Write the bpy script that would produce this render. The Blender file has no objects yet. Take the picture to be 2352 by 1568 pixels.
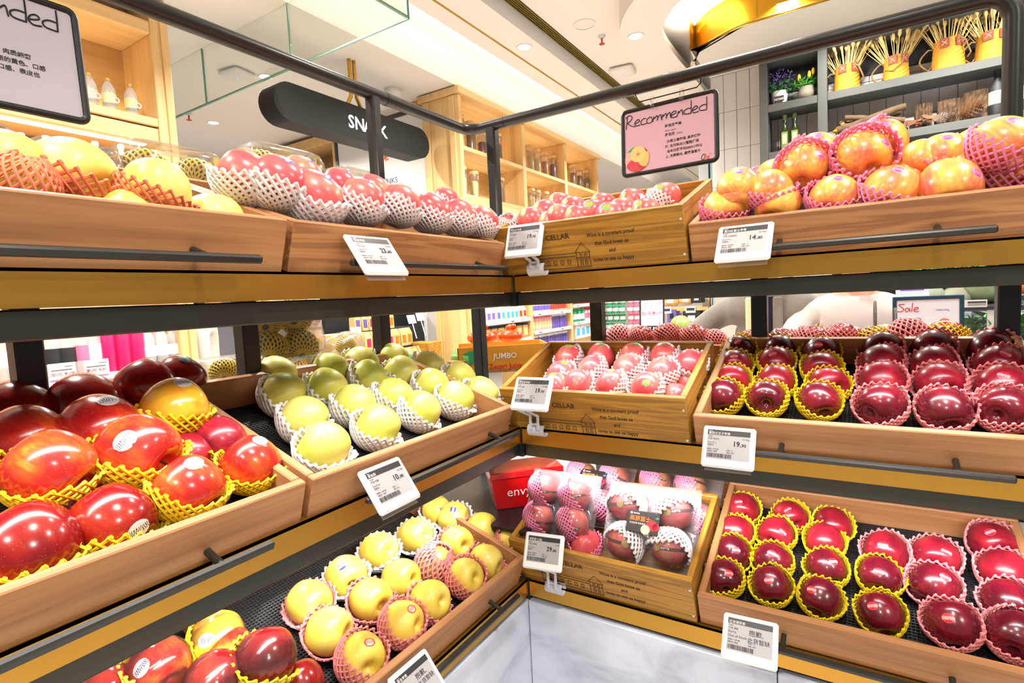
import bpy, math, random
from math import sin, cos, pi, radians
from mathutils import Vector, Matrix, Quaternion
V = Vector
S = bpy.context.scene
COL = S.collection
random.seed(7)

# ------------------------------------------------------------ camera, world, light, exposure
FPX = 1247.96
YAW, PITCH, ROLL = radians(32.3446), radians(4.5410), radians(-2.8714)
CAM = V((0.7592, -1.2190, 1.4046))
_fw = V((-sin(YAW), cos(YAW), 0)); _rt = V((cos(YAW), sin(YAW), 0)); _up = V((0, 0, 1))
_f = _fw*cos(PITCH) - _up*sin(PITCH); _u = _up*cos(PITCH) + _fw*sin(PITCH)
_r = _rt*cos(ROLL) + _u*sin(ROLL); _u = _u*cos(ROLL) - _rt*sin(ROLL)
cd = bpy.data.cameras.new('camera'); cam = bpy.data.objects.new('camera', cd); COL.objects.link(cam)
cd.sensor_width = 36; cd.lens = FPX/2352*36; cd.clip_start = .02; cd.clip_end = 60
cam.matrix_world = Matrix(((_r.x, _u.x, -_f.x, CAM.x), (_r.y, _u.y, -_f.y, CAM.y), (_r.z, _u.z, -_f.z, CAM.z), (0, 0, 0, 1)))
S.camera = cam

W = bpy.data.worlds.new('world'); S.world = W; W.use_nodes = True
W.node_tree.nodes['Background'].inputs[0].default_value = (1, .96, .93, 1)
W.node_tree.nodes['Background'].inputs[1].default_value = .36
S.view_settings.view_transform = 'Standard'; S.view_settings.look = 'None'
S.view_settings.exposure = -0.25; S.view_settings.gamma = 1
S.view_settings.use_curve_mapping = False
S.cycles.max_bounces = 7; S.cycles.transparent_max_bounces = 14; S.cycles.diffuse_bounces = 3
S.cycles.caustics_reflective = False; S.cycles.caustics_refractive = False
S.cycles.sample_clamp_indirect = 4
S.cycles.use_denoising = True

def lamp(name, loc, aim, energy, sx, sy=None, col=(1, .95, .88), spread=180, xdir=None):
    l = bpy.data.lights.new(name, 'AREA'); l.energy = energy; l.color = col
    l.shape = 'RECTANGLE' if sy else 'DISK'; l.size = sx
    if sy: l.size_y = sy
    l.spread = radians(spread)
    o = bpy.data.objects.new(name, l); COL.objects.link(o)
    z = -V(aim).normalized()
    x = V(xdir) if xdir else V((1, 0, 0)) if abs(z.x) < .9 else V((0, 1, 0))
    x = (x - z*x.dot(z)).normalized(); y = z.cross(x)
    o.matrix_world = Matrix(((x.x, y.x, z.x, loc[0]), (x.y, y.y, z.y, loc[1]), (x.z, y.z, z.z, loc[2]), (0, 0, 0, 1)))
    return o
ZT, ZM, ZL = 1.42, 1.015, .59          # underside of the brass lip on the three shelves
TILT = radians(18.8); ST, CT = sin(TILT), cos(TILT)
# shelf strip lights behind the front beams (cool white), right wing then left wing
for zz, aim, e, sp in ((ZT-.045, (0, .12, -1), 3.8, 112), (ZM-.045, (0, .85, -1), 4.6, 92)):
    lamp('strip_light', (.55, .06, zz), aim, e*1.0, 1.25, .02, (1, .93, .95), sp, (1, 0, 0))
    lamp('strip_light', (-.06, -.70, zz), (-aim[1], 0, aim[2]), e*1.15, 1.35, .02, (1, .95, .93), sp, (0, 1, 0))
# ceiling downlights aimed at the stand
for x, y, e in ((.9, -.9, 15), (-.3, -1.6, 16), (1.9, .3, 16), (.3, .6, 16)):
    lamp('downlight_beam', (x, y, 3.16), (-.15*x, -.1*y, -1), e, .14, None, (1, .93, .84), 100)
for x in (.7, 1.6): lamp('added_wall_fill', (x, 2.95, 3.09), (0, .35, -1), 14, .12, None, (1, .95, .9), 140)  # added fill lamps to brighten the tiled wall shelves, no fixture there
# cove strips
lamp('cove_beam', (-1.56, 3.0, 3.24), (-.75, 0, 1), 26, 9.5, .04, (1, .93, .80), 170, (0, 1, 0))
lamp('cove_beam', (-.15, 2.4, 3.3), (0, .1, 1), 22, 1.2, .3, (1, .90, .72), 170, (0, 1, 0))
# general shop downlights over the aisles; those by the wheat shelf are added to brighten it
for x, y, e in ((-3.1, 1.5, 42), (-4.4, 1.8, 60), (-1.25, 2.3, 46), (-1.25, 4.6, 46), (-.55, 2.67, 18), (-3.6, 4.6, 50), (1.3, 2.6, 46), (.4, 2.75, 30), (-1.6, -.6, 60), (-.9, 5.6, 46), (3, -1.5, 40), (.9, -2.8, 26), (-1.4, .9, 46)):
    lamp('downlight_beam', (x, y, 3.17), (0, 0, -1), e*1.7, .11, None, (1, .96, .91), 150)

# ------------------------------------------------------------ pixel rays (2352 x 1568 frame) to points on real planes
def ray(px, py): return (_r*((px-1176)/FPX) - _u*((py-784)/FPX) + _f)
def at(px, py, ax, val):
    d = ray(px, py); return CAM + d*((val-CAM[ax])/d[ax])
def on(px, py, n, p0):
    d = ray(px, py); return CAM + d*((V(p0)-CAM).dot(n)/d.dot(n))

# ------------------------------------------------------------ mesh builder
_txt = {}
def text_geo(body, bold):
    k = (body, bold)
    if k not in _txt:
        c = bpy.data.curves.new('t', 'FONT'); c.body = body; c.resolution_u = 2; c.offset = .018 if bold else 0
        o = bpy.data.objects.new('t', c); COL.objects.link(o)
        dg = bpy.context.evaluated_depsgraph_get(); ev = o.evaluated_get(dg); m = ev.to_mesh()
        vs = [v.co.copy() for v in m.vertices]; fs = [tuple(p.vertices) for p in m.polygons]
        ev.to_mesh_clear(); bpy.data.objects.remove(o); bpy.data.curves.remove(c)
        xs = [v.x for v in vs] or [0]
        _txt[k] = (vs, fs, min(xs), max(xs))
    return _txt[k]

class G:
    def __init__(s): s.v = []; s.f = []; s.m = []; s.mi = 0; s.X = None
    def add(s, vs, fs):
        b = len(s.v)
        if s.X is not None: vs = [s.X @ V(v) for v in vs]
        s.v += [tuple(v) for v in vs]; s.f += [tuple(i+b for i in f) for f in fs]; s.m += [s.mi]*len(fs); return s
    def box(s, a, b, c=0):
        (x0, y0, z0), (x1, y1, z1) = [min(p) for p in zip(a, b)], [max(p) for p in zip(a, b)]
        if not c:
            vs = [(x, y, z) for z in (z0, z1) for y in (y0, y1) for x in (x0, x1)]
            return s.add(vs, [(0, 2, 3, 1), (4, 5, 7, 6), (0, 1, 5, 4), (2, 6, 7, 3), (0, 4, 6, 2), (1, 3, 7, 5)])
        c = min(c, (x1-x0)*.45, (y1-y0)*.45, (z1-z0)*.45)
        vs = []; ix = {}
        for i, x in enumerate((x0, x1)):
            for j, y in enumerate((y0, y1)):
                for k, z in enumerate((z0, z1)):
                    dx, dy, dz = (c, -c)[i], (c, -c)[j], (c, -c)[k]
                    for a_, p in enumerate(((x, y+dy, z+dz), (x+dx, y, z+dz), (x+dx, y+dy, z))):
                        ix[i, j, k, a_] = len(vs); vs.append(p)
        fs = []
        for i in (0, 1):
            fs.append([ix[i, j, k, 0] for j, k in ((0, 0), (0, 1), (1, 1), (1, 0))][::1 if i == 0 else -1])
            fs.append([ix[j, i, k, 1] for j, k in ((0, 0), (1, 0), (1, 1), (0, 1))][::1 if i == 0 else -1])
            fs.append([ix[j, k, i, 2] for j, k in ((0, 0), (0, 1), (1, 1), (1, 0))][::1 if i == 0 else -1])
        for i in (0, 1):
            for j in (0, 1):
                fs.append((ix[i, j, 0, 0], ix[i, j, 0, 1], ix[i, j, 1, 1], ix[i, j, 1, 0]))
                fs.append((ix[i, 0, j, 0], ix[i, 0, j, 2], ix[i, 1, j, 2], ix[i, 1, j, 0]))
                fs.append((ix[0, i, j, 1], ix[0, i, j, 2], ix[1, i, j, 2], ix[1, i, j, 1]))
                for k in (0, 1): fs.append((ix[i, j, k, 0], ix[i, j, k, 1], ix[i, j, k, 2]))
        return s.add(vs, fs)
    def tube(s, path, r, n=8, closed=False, caps=True, sq=1.0):
        P = [V(p) for p in path]; L = len(P); R = r if isinstance(r, (list, tuple)) else [r]*L
        vs = []; prev = None
        for i, p in enumerate(P):
            if closed: t = P[(i+1) % L]-P[i-1]
            else: t = P[min(i+1, L-1)]-P[max(i-1, 0)]
            t.normalize()
            if prev is None:
                a = V((0, 0, 1)) if abs(t.z) < .9 else V((1, 0, 0))
                u = t.cross(a).normalized()
            else:
                u = (prev - t*prev.dot(t))
                u = u.normalized() if u.length > 1e-6 else t.orthogonal().normalized()
            prev = u; w = t.cross(u)
            for k in range(n):
                a = 2*pi*k/n; vs.append(p + (u*cos(a) + w*sin(a)*sq)*R[i])
        fs = []
        for i in range(L if closed else L-1):
            j = (i+1) % L
            for k in range(n):
                k2 = (k+1) % n; fs.append((i*n+k, i*n+k2, j*n+k2, j*n+k))
        if caps and not closed: fs += [tuple(range(n))[::-1], tuple((L-1)*n+k for k in range(n))]
        return s.add(vs, fs)
    def lathe(s, prof, n=16, o=(0, 0, 0), cap=True):
        vs = []; L = len(prof)
        for r, z in prof:
            for k in range(n):
                a = 2*pi*k/n; vs.append((o[0]+r*cos(a), o[1]+r*sin(a), o[2]+z))
        fs = [(i*n+k, i*n+(k+1) % n, (i+1)*n+(k+1) % n, (i+1)*n+k) for i in range(L-1) for k in range(n)]
        if cap: fs += [tuple(range(n))[::-1], tuple((L-1)*n+k for k in range(n))]
        return s.add(vs, fs)
    def prism(s, pts, d, base=(0, 0, 0), ex=(1, 0, 0), ey=(0, 1, 0), ez=(0, 0, 1)):
        ex, ey, ez, b = V(ex), V(ey), V(ez), V(base); n = len(pts)
        lo = [b+ex*x+ey*y for x, y in pts]; vs = lo+[p+ez*d for p in lo]
        return s.add(vs, [tuple(range(n))[::-1], tuple(range(n, 2*n))]+[(i, (i+1) % n, n+(i+1) % n, n+i) for i in range(n)])
    def ell(s, c, r, n=12, m=8):
        prof = [(sin(pi*i/m), -cos(pi*i/m)) for i in range(m+1)]; prof[0] = (.001, -1); prof[-1] = (.001, 1)
        r = V((r, r, r)) if not hasattr(r, '__len__') else V(r)
        vs = [(c[0]+a*cos(2*pi*k/n)*r.x, c[1]+a*sin(2*pi*k/n)*r.y, c[2]+z*r.z) for a, z in prof for k in range(n)]
        return s.add(vs, [(i*n+k, i*n+(k+1) % n, (i+1)*n+(k+1) % n, (i+1)*n+k) for i in range(m) for k in range(n)])
    def text(s, body, size, mtx, align='L', bold=False, wx=1.0):
        vs, fs, x0, x1 = text_geo(body, bold)
        off = 0 if align == 'L' else -(x0+x1)/2 if align == 'C' else -x1
        return s.add([mtx @ V(((v.x+off)*size*wx, v.y*size, 0)) for v in vs], fs)
    def rect(s, mtx, x0, y0, x1, y1, z=0):
        return s.add([mtx @ V(p) for p in ((x0, y0, z), (x1, y0, z), (x1, y1, z), (x0, y1, z))], [(0, 1, 2, 3)])
    def stroke(s, pts, w, mtx, n=5):
        return s.tube([mtx @ V((x, y, 0)) for x, y in pts], w, n)
    def disc(s, mtx, cx, cy, r, n=24, z=0):
        return s.add([mtx @ V((cx+r*cos(2*pi*k/n), cy+r*sin(2*pi*k/n), z)) for k in range(n)], [tuple(range(n))])

def mesh(name, g, mats, smooth=None):
    m = bpy.data.meshes.new(name); m.from_pydata(g.v, [], g.f)
    for mt in (mats if isinstance(mats, (list, tuple)) else [mats]): m.materials.append(mt)
    if max(g.m or [0]): m.polygons.foreach_set('material_index', g.m)
    if smooth:
        m.polygons.foreach_set('use_smooth', [True]*len(m.polygons)); m.set_sharp_from_angle(angle=radians(smooth))
    m.update(); return m
def obj(name, data, parent=None, mtx=None):
    o = bpy.data.objects.new(name, data); COL.objects.link(o)
    if parent: o.parent = parent
    if mtx is not None: o.matrix_local = mtx
    return o
def mk(name, g, mats, parent=None, smooth=None, mtx=None): return obj(name, mesh(name, g, mats, smooth), parent, mtx)
def tag(o, label, cat, group=None):
    o['label'] = label; o['category'] = cat
    if group: o['group'] = group
    return o
def thing(name, label, cat, mtx=None, group=None):
    o = obj(name, None, None, mtx); o.empty_display_size = .05; return tag(o, label, cat, group)
def struct(name, g, mats, parent=None, smooth=None):
    o = mk(name, g, mats, parent, smooth)
    if not parent: o['kind'] = 'structure'
    return o
def frame(o, x, y, z=None):
    x, y = V(x).normalized(), V(y); z = V(z) if z else x.cross(y).normalized(); y = z.cross(x)
    return Matrix(((x.x, y.x, z.x, o[0]), (x.y, y.y, z.y, o[1]), (x.z, y.z, z.z, o[2]), (0, 0, 0, 1)))
def T(x, y, z): return Matrix.Translation((x, y, z))

# ------------------------------------------------------------ materials
def lin(c): return tuple(((v/255+.055)/1.055)**2.4 if v > 10 else v/255/12.92 for v in c)
def nodes(name):
    m = bpy.data.materials.new(name); m.use_nodes = True; nt = m.node_tree
    return m, nt, nt.nodes['Principled BSDF'], nt.nodes.new, nt.links.new
def pm(name, rgb, rough=.5, metal=0, coat=0, emit=0, spec=.5, alpha=1, noise=0, nscale=30, sss=0):
    m, nt, b, N, K = nodes(name); c = (*lin(rgb), 1)
    b.inputs['Base Color'].default_value = c; b.inputs['Roughness'].default_value = rough; b.inputs['Metallic'].default_value = metal
    b.inputs['Coat Weight'].default_value = coat; b.inputs['Specular IOR Level'].default_value = spec; b.inputs['Alpha'].default_value = alpha
    if sss:
        b.inputs['Subsurface Weight'].default_value = sss; b.inputs['Subsurface Radius'].default_value = (.02, .012, .008); b.inputs['Subsurface Scale'].default_value = .3
    if emit: b.inputs['Emission Color'].default_value = c; b.inputs['Emission Strength'].default_value = emit
    if noise:
        tc = N('ShaderNodeTexCoord'); nz = N('ShaderNodeTexNoise'); nz.inputs['Scale'].default_value = nscale; nz.inputs['Detail'].default_value = 4
        mx = N('ShaderNodeMix'); mx.data_type = 'RGBA'; mx.inputs['A'].default_value = (*[v*(1-noise) for v in c[:3]], 1); mx.inputs['B'].default_value = (*[min(1, v*(1+noise)) for v in c[:3]], 1)
        K(tc.outputs['Object'], nz.inputs['Vector']); K(nz.outputs['Fac'], mx.inputs['Factor']); K(mx.outputs['Result'], b.inputs['Base Color'])
    return m
def ramp(N, stops):
    r = N('ShaderNodeValToRGB'); e = r.color_ramp.elements
    while len(e) < len(stops): e.new(.5)
    for i, (p, c) in enumerate(stops): e[i].position = p; e[i].color = (*lin(c), 1)
    return r
def wood(name, a, b_, c, axis='X', scale=1.0, rough=.5, ring=0):
    m, nt, b, N, K = nodes(name)
    tc = N('ShaderNodeTexCoord'); oi = N('ShaderNodeObjectInfo'); ad = N('ShaderNodeVectorMath'); ad.operation = 'ADD'
    sc = N('ShaderNodeVectorMath'); sc.operation = 'SCALE'; sc.inputs['Scale'].default_value = 7
    cb = N('ShaderNodeCombineXYZ')
    for k in 'XYZ': K(oi.outputs['Random'], cb.inputs[k])
    K(cb.outputs[0], sc.inputs[0]); K(tc.outputs['Object'], ad.inputs[0]); K(sc.outputs[0], ad.inputs[1])
    mp = N('ShaderNodeMapping'); s = [26*scale]*3; s['XYZ'.index(axis)] = 1.6*scale; mp.inputs['Scale'].default_value = s
    K(ad.outputs[0], mp.inputs['Vector'])
    n1 = N('ShaderNodeTexNoise'); n1.inputs['Scale'].default_value = 1.3; n1.inputs['Detail'].default_value = 3; n1.inputs['Distortion'].default_value = .8 if ring else .25
    K(mp.outputs[0], n1.inputs['Vector'])
    mp2 = N('ShaderNodeMapping'); s2 = [170*scale]*3; s2['XYZ'.index(axis)] = 5*scale; mp2.inputs['Scale'].default_value = s2
    K(ad.outputs[0], mp2.inputs['Vector'])
    n2 = N('ShaderNodeTexNoise'); n2.inputs['Scale'].default_value = 1; n2.inputs['Detail'].default_value = 2; K(mp2.outputs[0], n2.inputs['Vector'])
    fac = n1.outputs['Fac']
    if ring:
        wv = N('ShaderNodeMath'); wv.operation = 'MULTIPLY'; wv.inputs[1].default_value = ring; K(n1.outputs['Fac'], wv.inputs[0])
        fr = N('ShaderNodeMath'); fr.operation = 'PINGPONG'; fr.inputs[1].default_value = .5; K(wv.outputs[0], fr.inputs[0])
        mu = N('ShaderNodeMath'); mu.operation = 'MULTIPLY'; mu.inputs[1].default_value = 1.5; K(fr.outputs[0], mu.inputs[0]); fac = mu.outputs[0]
    ma = N('ShaderNodeMath'); ma.operation = 'MULTIPLY_ADD'; ma.inputs[1].default_value = .35; K(n2.outputs['Fac'], ma.inputs[0])
    mb = N('ShaderNodeMath'); mb.operation = 'MULTIPLY_ADD'; mb.inputs[1].default_value = .75; mb.inputs[2].default_value = -.05; K(fac, mb.inputs[0]); K(mb.outputs[0], ma.inputs[2])
    r = ramp(N, [(.25, a), (.5, b_), (.8, c)]); K(ma.outputs[0], r.inputs[0]); K(r.outputs[0], b.inputs['Base Color'])
    b.inputs['Roughness'].default_value = rough
    bp = N('ShaderNodeBump'); bp.inputs['Strength'].default_value = .12; bp.inputs['Distance'].default_value = .002; K(ma.outputs[0], bp.inputs['Height']); K(bp.outputs[0], b.inputs['Normal'])
    return m
def fruit(name, stops, scale=1.3, zs=.55, streak=.25, dots=.0, dotcol=(230, 200, 150), rough=.28, coat=.15, bias=0, dsc=13):
    m, nt, b, N, K = nodes(name)
    tc = N('ShaderNodeTexCoord'); oi = N('ShaderNodeObjectInfo'); cb = N('ShaderNodeCombineXYZ')
    for k in 'XYZ': K(oi.outputs['Random'], cb.inputs[k])
    sc = N('ShaderNodeVectorMath'); sc.operation = 'SCALE'; sc.inputs['Scale'].default_value = 31; K(cb.outputs[0], sc.inputs[0])
    ad = N('ShaderNodeVectorMath'); ad.operation = 'ADD'; K(tc.outputs['Object'], ad.inputs[0]); K(sc.outputs[0], ad.inputs[1])
    mp = N('ShaderNodeMapping'); mp.inputs['Scale'].default_value = (scale, scale, scale*zs); K(ad.outputs[0], mp.inputs['Vector'])
    n1 = N('ShaderNodeTexNoise'); n1.inputs['Scale'].default_value = 1; n1.inputs['Detail'].default_value = 2.5; K(mp.outputs[0], n1.inputs['Vector'])
    mp2 = N('ShaderNodeMapping'); mp2.inputs['Scale'].default_value = (9, 9, .9); K(ad.outputs[0], mp2.inputs['Vector'])
    n2 = N('ShaderNodeTexNoise'); n2.inputs['Scale'].default_value = 1; n2.inputs['Detail'].default_value = 3; K(mp2.outputs[0], n2.inputs['Vector'])
    a1 = N('ShaderNodeMath'); a1.operation = 'MULTIPLY_ADD'; a1.inputs[1].default_value = streak; K(n2.outputs['Fac'], a1.inputs[0])
    a2 = N('ShaderNodeMath'); a2.operation = 'ADD'; a2.inputs[1].default_value = -streak*.5+bias; K(n1.outputs['Fac'], a2.inputs[0]); K(a2.outputs[0], a1.inputs[2])
    r = ramp(N, stops); K(a1.outputs[0], r.inputs[0]); out = r.outputs[0]
    if dots:
        vo = N('ShaderNodeTexVoronoi'); vo.inputs['Scale'].default_value = dsc; K(ad.outputs[0], vo.inputs['Vector'])
        lt = N('ShaderNodeMath'); lt.operation = 'LESS_THAN'; lt.inputs[1].default_value = .16; K(vo.outputs['Distance'], lt.inputs[0])
        mu = N('ShaderNodeMath'); mu.operation = 'MULTIPLY'; mu.inputs[1].default_value = dots; K(lt.outputs[0], mu.inputs[0])
        mx = N('ShaderNodeMix'); mx.data_type = 'RGBA'; mx.inputs['B'].default_value = (*lin(dotcol), 1); K(mu.outputs[0], mx.inputs['Factor']); K(out, mx.inputs['A']); out = mx.outputs['Result']
    K(out, b.inputs['Base Color'])
    b.inputs['Roughness'].default_value = rough; b.inputs['Coat Weight'].default_value = coat; b.inputs['Coat Roughness'].default_value = .12
    b.inputs['Subsurface Weight'].default_value = 0
    return m
def clear(name, tint=(245, 245, 245), gloss=.12, base=.06, milk=0, fr=.9):
    m = bpy.data.materials.new(name); m.use_nodes = True; nt = m.node_tree; nt.nodes.clear(); N, K = nt.nodes.new, nt.links.new
    t = N('ShaderNodeBsdfTransparent'); t.inputs[0].default_value = (*lin(tint), 1)
    g = N('ShaderNodeBsdfGlossy'); g.inputs['Roughness'].default_value = gloss
    fz = N('ShaderNodeFresnel'); fz.inputs[0].default_value = 1.45
    ma = N('ShaderNodeMath'); ma.operation = 'MULTIPLY_ADD'; ma.inputs[1].default_value = fr; ma.inputs[2].default_value = base; K(fz.outputs[0], ma.inputs[0])
    mx = N('ShaderNodeMixShader'); K(ma.outputs[0], mx.inputs[0]); K(t.outputs[0], mx.inputs[1]); K(g.outputs[0], mx.inputs[2])
    if milk:
        d = N('ShaderNodeBsdfDiffuse'); d.inputs[0].default_value = (1, 1, 1, 1); m2 = N('ShaderNodeMixShader'); m2.inputs[0].default_value = milk; K(mx.outputs[0], m2.inputs[1]); K(d.outputs[0], m2.inputs[2]); mx = m2
    o = N('ShaderNodeOutputMaterial'); K(mx.outputs[0], o.inputs[0]); return m
def sticker_mat(name, centre, ring, mark):
    m, nt, b, N, K = nodes(name)
    tc = N('ShaderNodeTexCoord'); sx = N('ShaderNodeSeparateXYZ'); K(tc.outputs['Object'], sx.inputs[0])
    cb = N('ShaderNodeCombineXYZ'); K(sx.outputs['X'], cb.inputs['X']); K(sx.outputs['Y'], cb.inputs['Y'])
    ln = N('ShaderNodeVectorMath'); ln.operation = 'LENGTH'; K(cb.outputs[0], ln.inputs[0])
    mr = N('ShaderNodeMath'); mr.operation = 'MULTIPLY'; mr.inputs[1].default_value = 1/.24; K(ln.outputs['Value'], mr.inputs[0])
    r = ramp(N, [(0, centre), (.72, centre), (.76, ring), (1, ring)]); r.color_ramp.interpolation = 'CONSTANT'; K(mr.outputs[0], r.inputs[0])
    wv = N('ShaderNodeTexWave'); wv.inputs['Scale'].default_value = 7; wv.inputs['Distortion'].default_value = 9; wv.inputs['Detail'].default_value = 1; K(tc.outputs['Object'], wv.inputs['Vector'])
    gt = N('ShaderNodeMath'); gt.operation = 'GREATER_THAN'; gt.inputs[1].default_value = .62; K(wv.outputs['Fac'], gt.inputs[0])
    ab = N('ShaderNodeMath'); ab.operation = 'ABSOLUTE'; K(sx.outputs['Y'], ab.inputs[0])
    lt = N('ShaderNodeMath'); lt.operation = 'LESS_THAN'; lt.inputs[1].default_value = .085; K(ab.outputs[0], lt.inputs[0])
    mu = N('ShaderNodeMath'); mu.operation = 'MULTIPLY'; K(gt.outputs[0], mu.inputs[0]); K(lt.outputs[0], mu.inputs[1])
    mx = N('ShaderNodeMix'); mx.data_type = 'RGBA'; mx.inputs['B'].default_value = (*lin(mark), 1); K(mu.outputs[0], mx.inputs['Factor']); K(r.outputs[0], mx.inputs['A'])
    K(mx.outputs['Result'], b.inputs['Base Color']); b.inputs['Roughness'].default_value = .35; return m

M = dict(
    white=pm('white', (236, 233, 228), .45), black=pm('black', (22, 22, 22), .4), steel=pm('dark_steel', (50, 50, 46), .32, .35), post=pm('dark_post', (36, 38, 40), .38, .3),
    beam=pm('dark_beam', (66, 65, 58), .34, .55), brass=pm('brass', (196, 148, 62), .34, .9, noise=.12, nscale=9), wood=wood('tray_wood', (140, 92, 54), (176, 122, 76), (198, 150, 102), ring=0),
    woodY=wood('tray_wood_side', (140, 92, 54), (176, 122, 76), (198, 150, 102), 'Y'), woodr=wood('tray_wood_figured', (156, 104, 62), (184, 128, 78), (192, 138, 88), ring=5, scale=.7),
    crate=wood('crate_wood', (148, 102, 30), (174, 124, 40), (188, 140, 54), ring=4), crateY=wood('crate_wood_side', (148, 102, 30), (174, 124, 40), (188, 140, 54), 'Y', ring=3),
    oak=wood('oak', (196, 152, 92), (218, 178, 118), (230, 194, 138), 'Z', .4), oakX=wood('oak_across', (196, 152, 92), (218, 178, 118), (230, 194, 138), 'Y', .4),
    mat=pm('rubber_mesh', (34, 33, 34), .6), burnt=pm('burnt_print', (64, 36, 10), .7), print=pm('print_black', (28, 28, 28), .6), ceil=pm('ceiling_paint', (243, 238, 232), .8),
    bulk=pm('bulkhead_white', (226, 222, 214), .7), gold=pm('gold_panel', (200, 146, 28), .25, .75), goldline=pm('gold_line', (176, 134, 44), .4, .7), slot=pm('slot_brass', (120, 100, 24), .45, .6),
    tile=pm('white_tile', (216, 212, 208), .3, noise=.03, nscale=3), grout=pm('grout', (176, 170, 160), .8), marble=None, glass=clear('glass_sheet', (251, 254, 252), .02, .0, fr=.2), glassedge=pm('glass_edge', (120, 160, 140), .2),
    plastic=clear('clear_plastic', (253, 252, 252), .12, .02, .05, .7), film=clear('film', (254, 253, 253), .08, .01, .012, .8), bottle=clear('bottle_plastic', (246, 249, 252), .12, .03, .30, .5), darkshelf=pm('dark_shelf', (72, 72, 68), .55), lamp=pm('lamp_glow', (255, 246, 232), .5, emit=6),
    led=pm('led_glow', (255, 244, 228), .5, emit=5), pinkp=pm('pink_poster', (216, 178, 192), .3, coat=.3), whitep=pm('lilac_poster', (198, 194, 206), .3, coat=.3), eink=pm('eink', (172, 170, 172), .35), einkbar=pm('eink_bar', (52, 52, 54), .35),
    tagw=pm('tag_white', (240, 240, 240), .35), clip=pm('clip_plastic', (206, 208, 216), .35), net_white=pm('foam_white', (250, 240, 238), .6, sss=.15), net_yellow=pm('foam_yellow', (240, 208, 30), .55, sss=.15),
    net_pink=pm('foam_pink', (246, 148, 148), .55, sss=.15), net_rose=pm('foam_rose', (246, 140, 178), .55, sss=.15), net_orange=pm('foam_orange', (255, 140, 100), .55, sss=.15), net_olive=pm('foam_gold', (216, 180, 20), .55),
    stem=pm('stem_brown', (70, 52, 24), .7), redbox=pm('red_card', (206, 12, 16), .35, coat=.3), purple=pm('purple', (98, 84, 160), .45), skin=pm('skin', (222, 170, 140), .5, sss=.1), grey=pm('grey_cloth', (134, 130, 122), .9, noise=.08, nscale=60),
    greyd=pm('grey_trim', (90, 88, 86), .8), hood=pm('white_cloth', (214, 205, 201), .9, noise=.03, nscale=40), beige=pm('beige_cloth', (214, 205, 190), .9), khaki=pm('khaki_cloth', (214, 184, 150), .9), hair=pm('dark_hair', (32, 24, 20), .6), navy=pm('navy', (48, 56, 96), .7), navyd=pm('navy_shirt', (16, 26, 46), .8),
    tan=pm('tan_leather', (200, 120, 50), .6), paper=pm('kraft', (214, 174, 116), .8, noise=.06, nscale=40), lilac=pm('price_rail', (206, 192, 224), .5), green=pm('green', (40, 150, 100), .5), rose=pm('rose', (232, 112, 150), .5), red=pm('red', (206, 30, 46), .45), magenta=pm('magenta', (216, 24, 90), .3, coat=.5),
    blue=pm('blue', (36, 110, 200), .5), sky=pm('sky_blue', (70, 170, 230), .5), violet=pm('violet', (120, 100, 200), .5), orange=pm('orange', (246, 120, 30), .5), cream=pm('cream', (244, 226, 180), .6), salmon=pm('salmon', (240, 180, 164), .6), rust=pm('rust', (180, 60, 40), .6), nut=pm('nuts', (190, 130, 70), .7, noise=.5, nscale=80),
    grain=pm('grain', (226, 196, 130), .7, noise=.25, nscale=120), mix=pm('dried_mix', (150, 110, 70), .7, noise=.75, nscale=70), bean=pm('beans', (120, 60, 50), .6, noise=.3, nscale=90), wicker=pm('wicker', (206, 146, 40), .7, noise=.35, nscale=70), straw=pm('straw', (236, 204, 132), .8, noise=.15, nscale=40), leather=pm('leather_patch', (150, 70, 50), .7),
    bark=pm('bark', (84, 62, 40), .9, noise=.6, nscale=26), leafg=pm('leaf_green', (70, 140, 40), .6, noise=.3, nscale=30), leafd=pm('leaf_dark', (40, 90, 40), .6), lav=pm('lavender', (96, 76, 140), .7), yflower=pm('yellow_flower', (236, 200, 40), .6), clay=pm('clay_pot', (150, 140, 124), .8), oil=pm('oil_bottle', (38, 48, 16), .15, coat=.4), olab=pm('oil_label', (110, 130, 70), .5),
    coldw=pm('cold_white', (222, 236, 246), .4), deepblack=pm('deep_black', (20, 22, 26), .6), teal=pm('teal_frame', (24, 60, 84), .4), sale=pm('sale_paper', (226, 232, 248), .4), rope=pm('rope', (150, 116, 70), .9), gold2=pm('seal_gold', (206, 170, 90), .4, .3), maroon=pm('maroon_band', (92, 36, 36), .5), darkred=pm('dark_red_lid', (96, 24, 22), .5), orangep=pm('coral', (236, 140, 110), .6),  # the deep black is a plain colour for black panels, steps and packs
    melon=fruit('melon_skin', [(.3, (70, 110, 50)), (.5, (150, 170, 90)), (.7, (220, 214, 150))], 3), brownfruit=pm('brown_fruit', (60, 52, 18), .4), curtainw=pm('white_label', (244, 242, 240), .5),
)
def marble():
    m, nt, b, N, K = nodes('marble'); tc = N('ShaderNodeTexCoord')
    mp = N('ShaderNodeMapping'); mp.inputs['Scale'].default_value = (2.2, 2.2, 5); mp.inputs['Rotation'].default_value = (.3, .5, .2); K(tc.outputs['Object'], mp.inputs[0])
    n = N('ShaderNodeTexNoise'); n.inputs['Scale'].default_value = 1.6; n.inputs['Detail'].default_value = 8; n.inputs['Roughness'].default_value = .62; n.inputs['Distortion'].default_value = .7; K(mp.outputs[0], n.inputs['Vector'])
    r = ramp(N, [(.3, (168, 174, 190)), (.48, (204, 210, 226)), (.7, (222, 226, 238))]); K(n.outputs['Fac'], r.inputs[0]); K(r.outputs[0], b.inputs['Base Color']); b.inputs['Roughness'].default_value = .3; return m
M['marble'] = marble()
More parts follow.
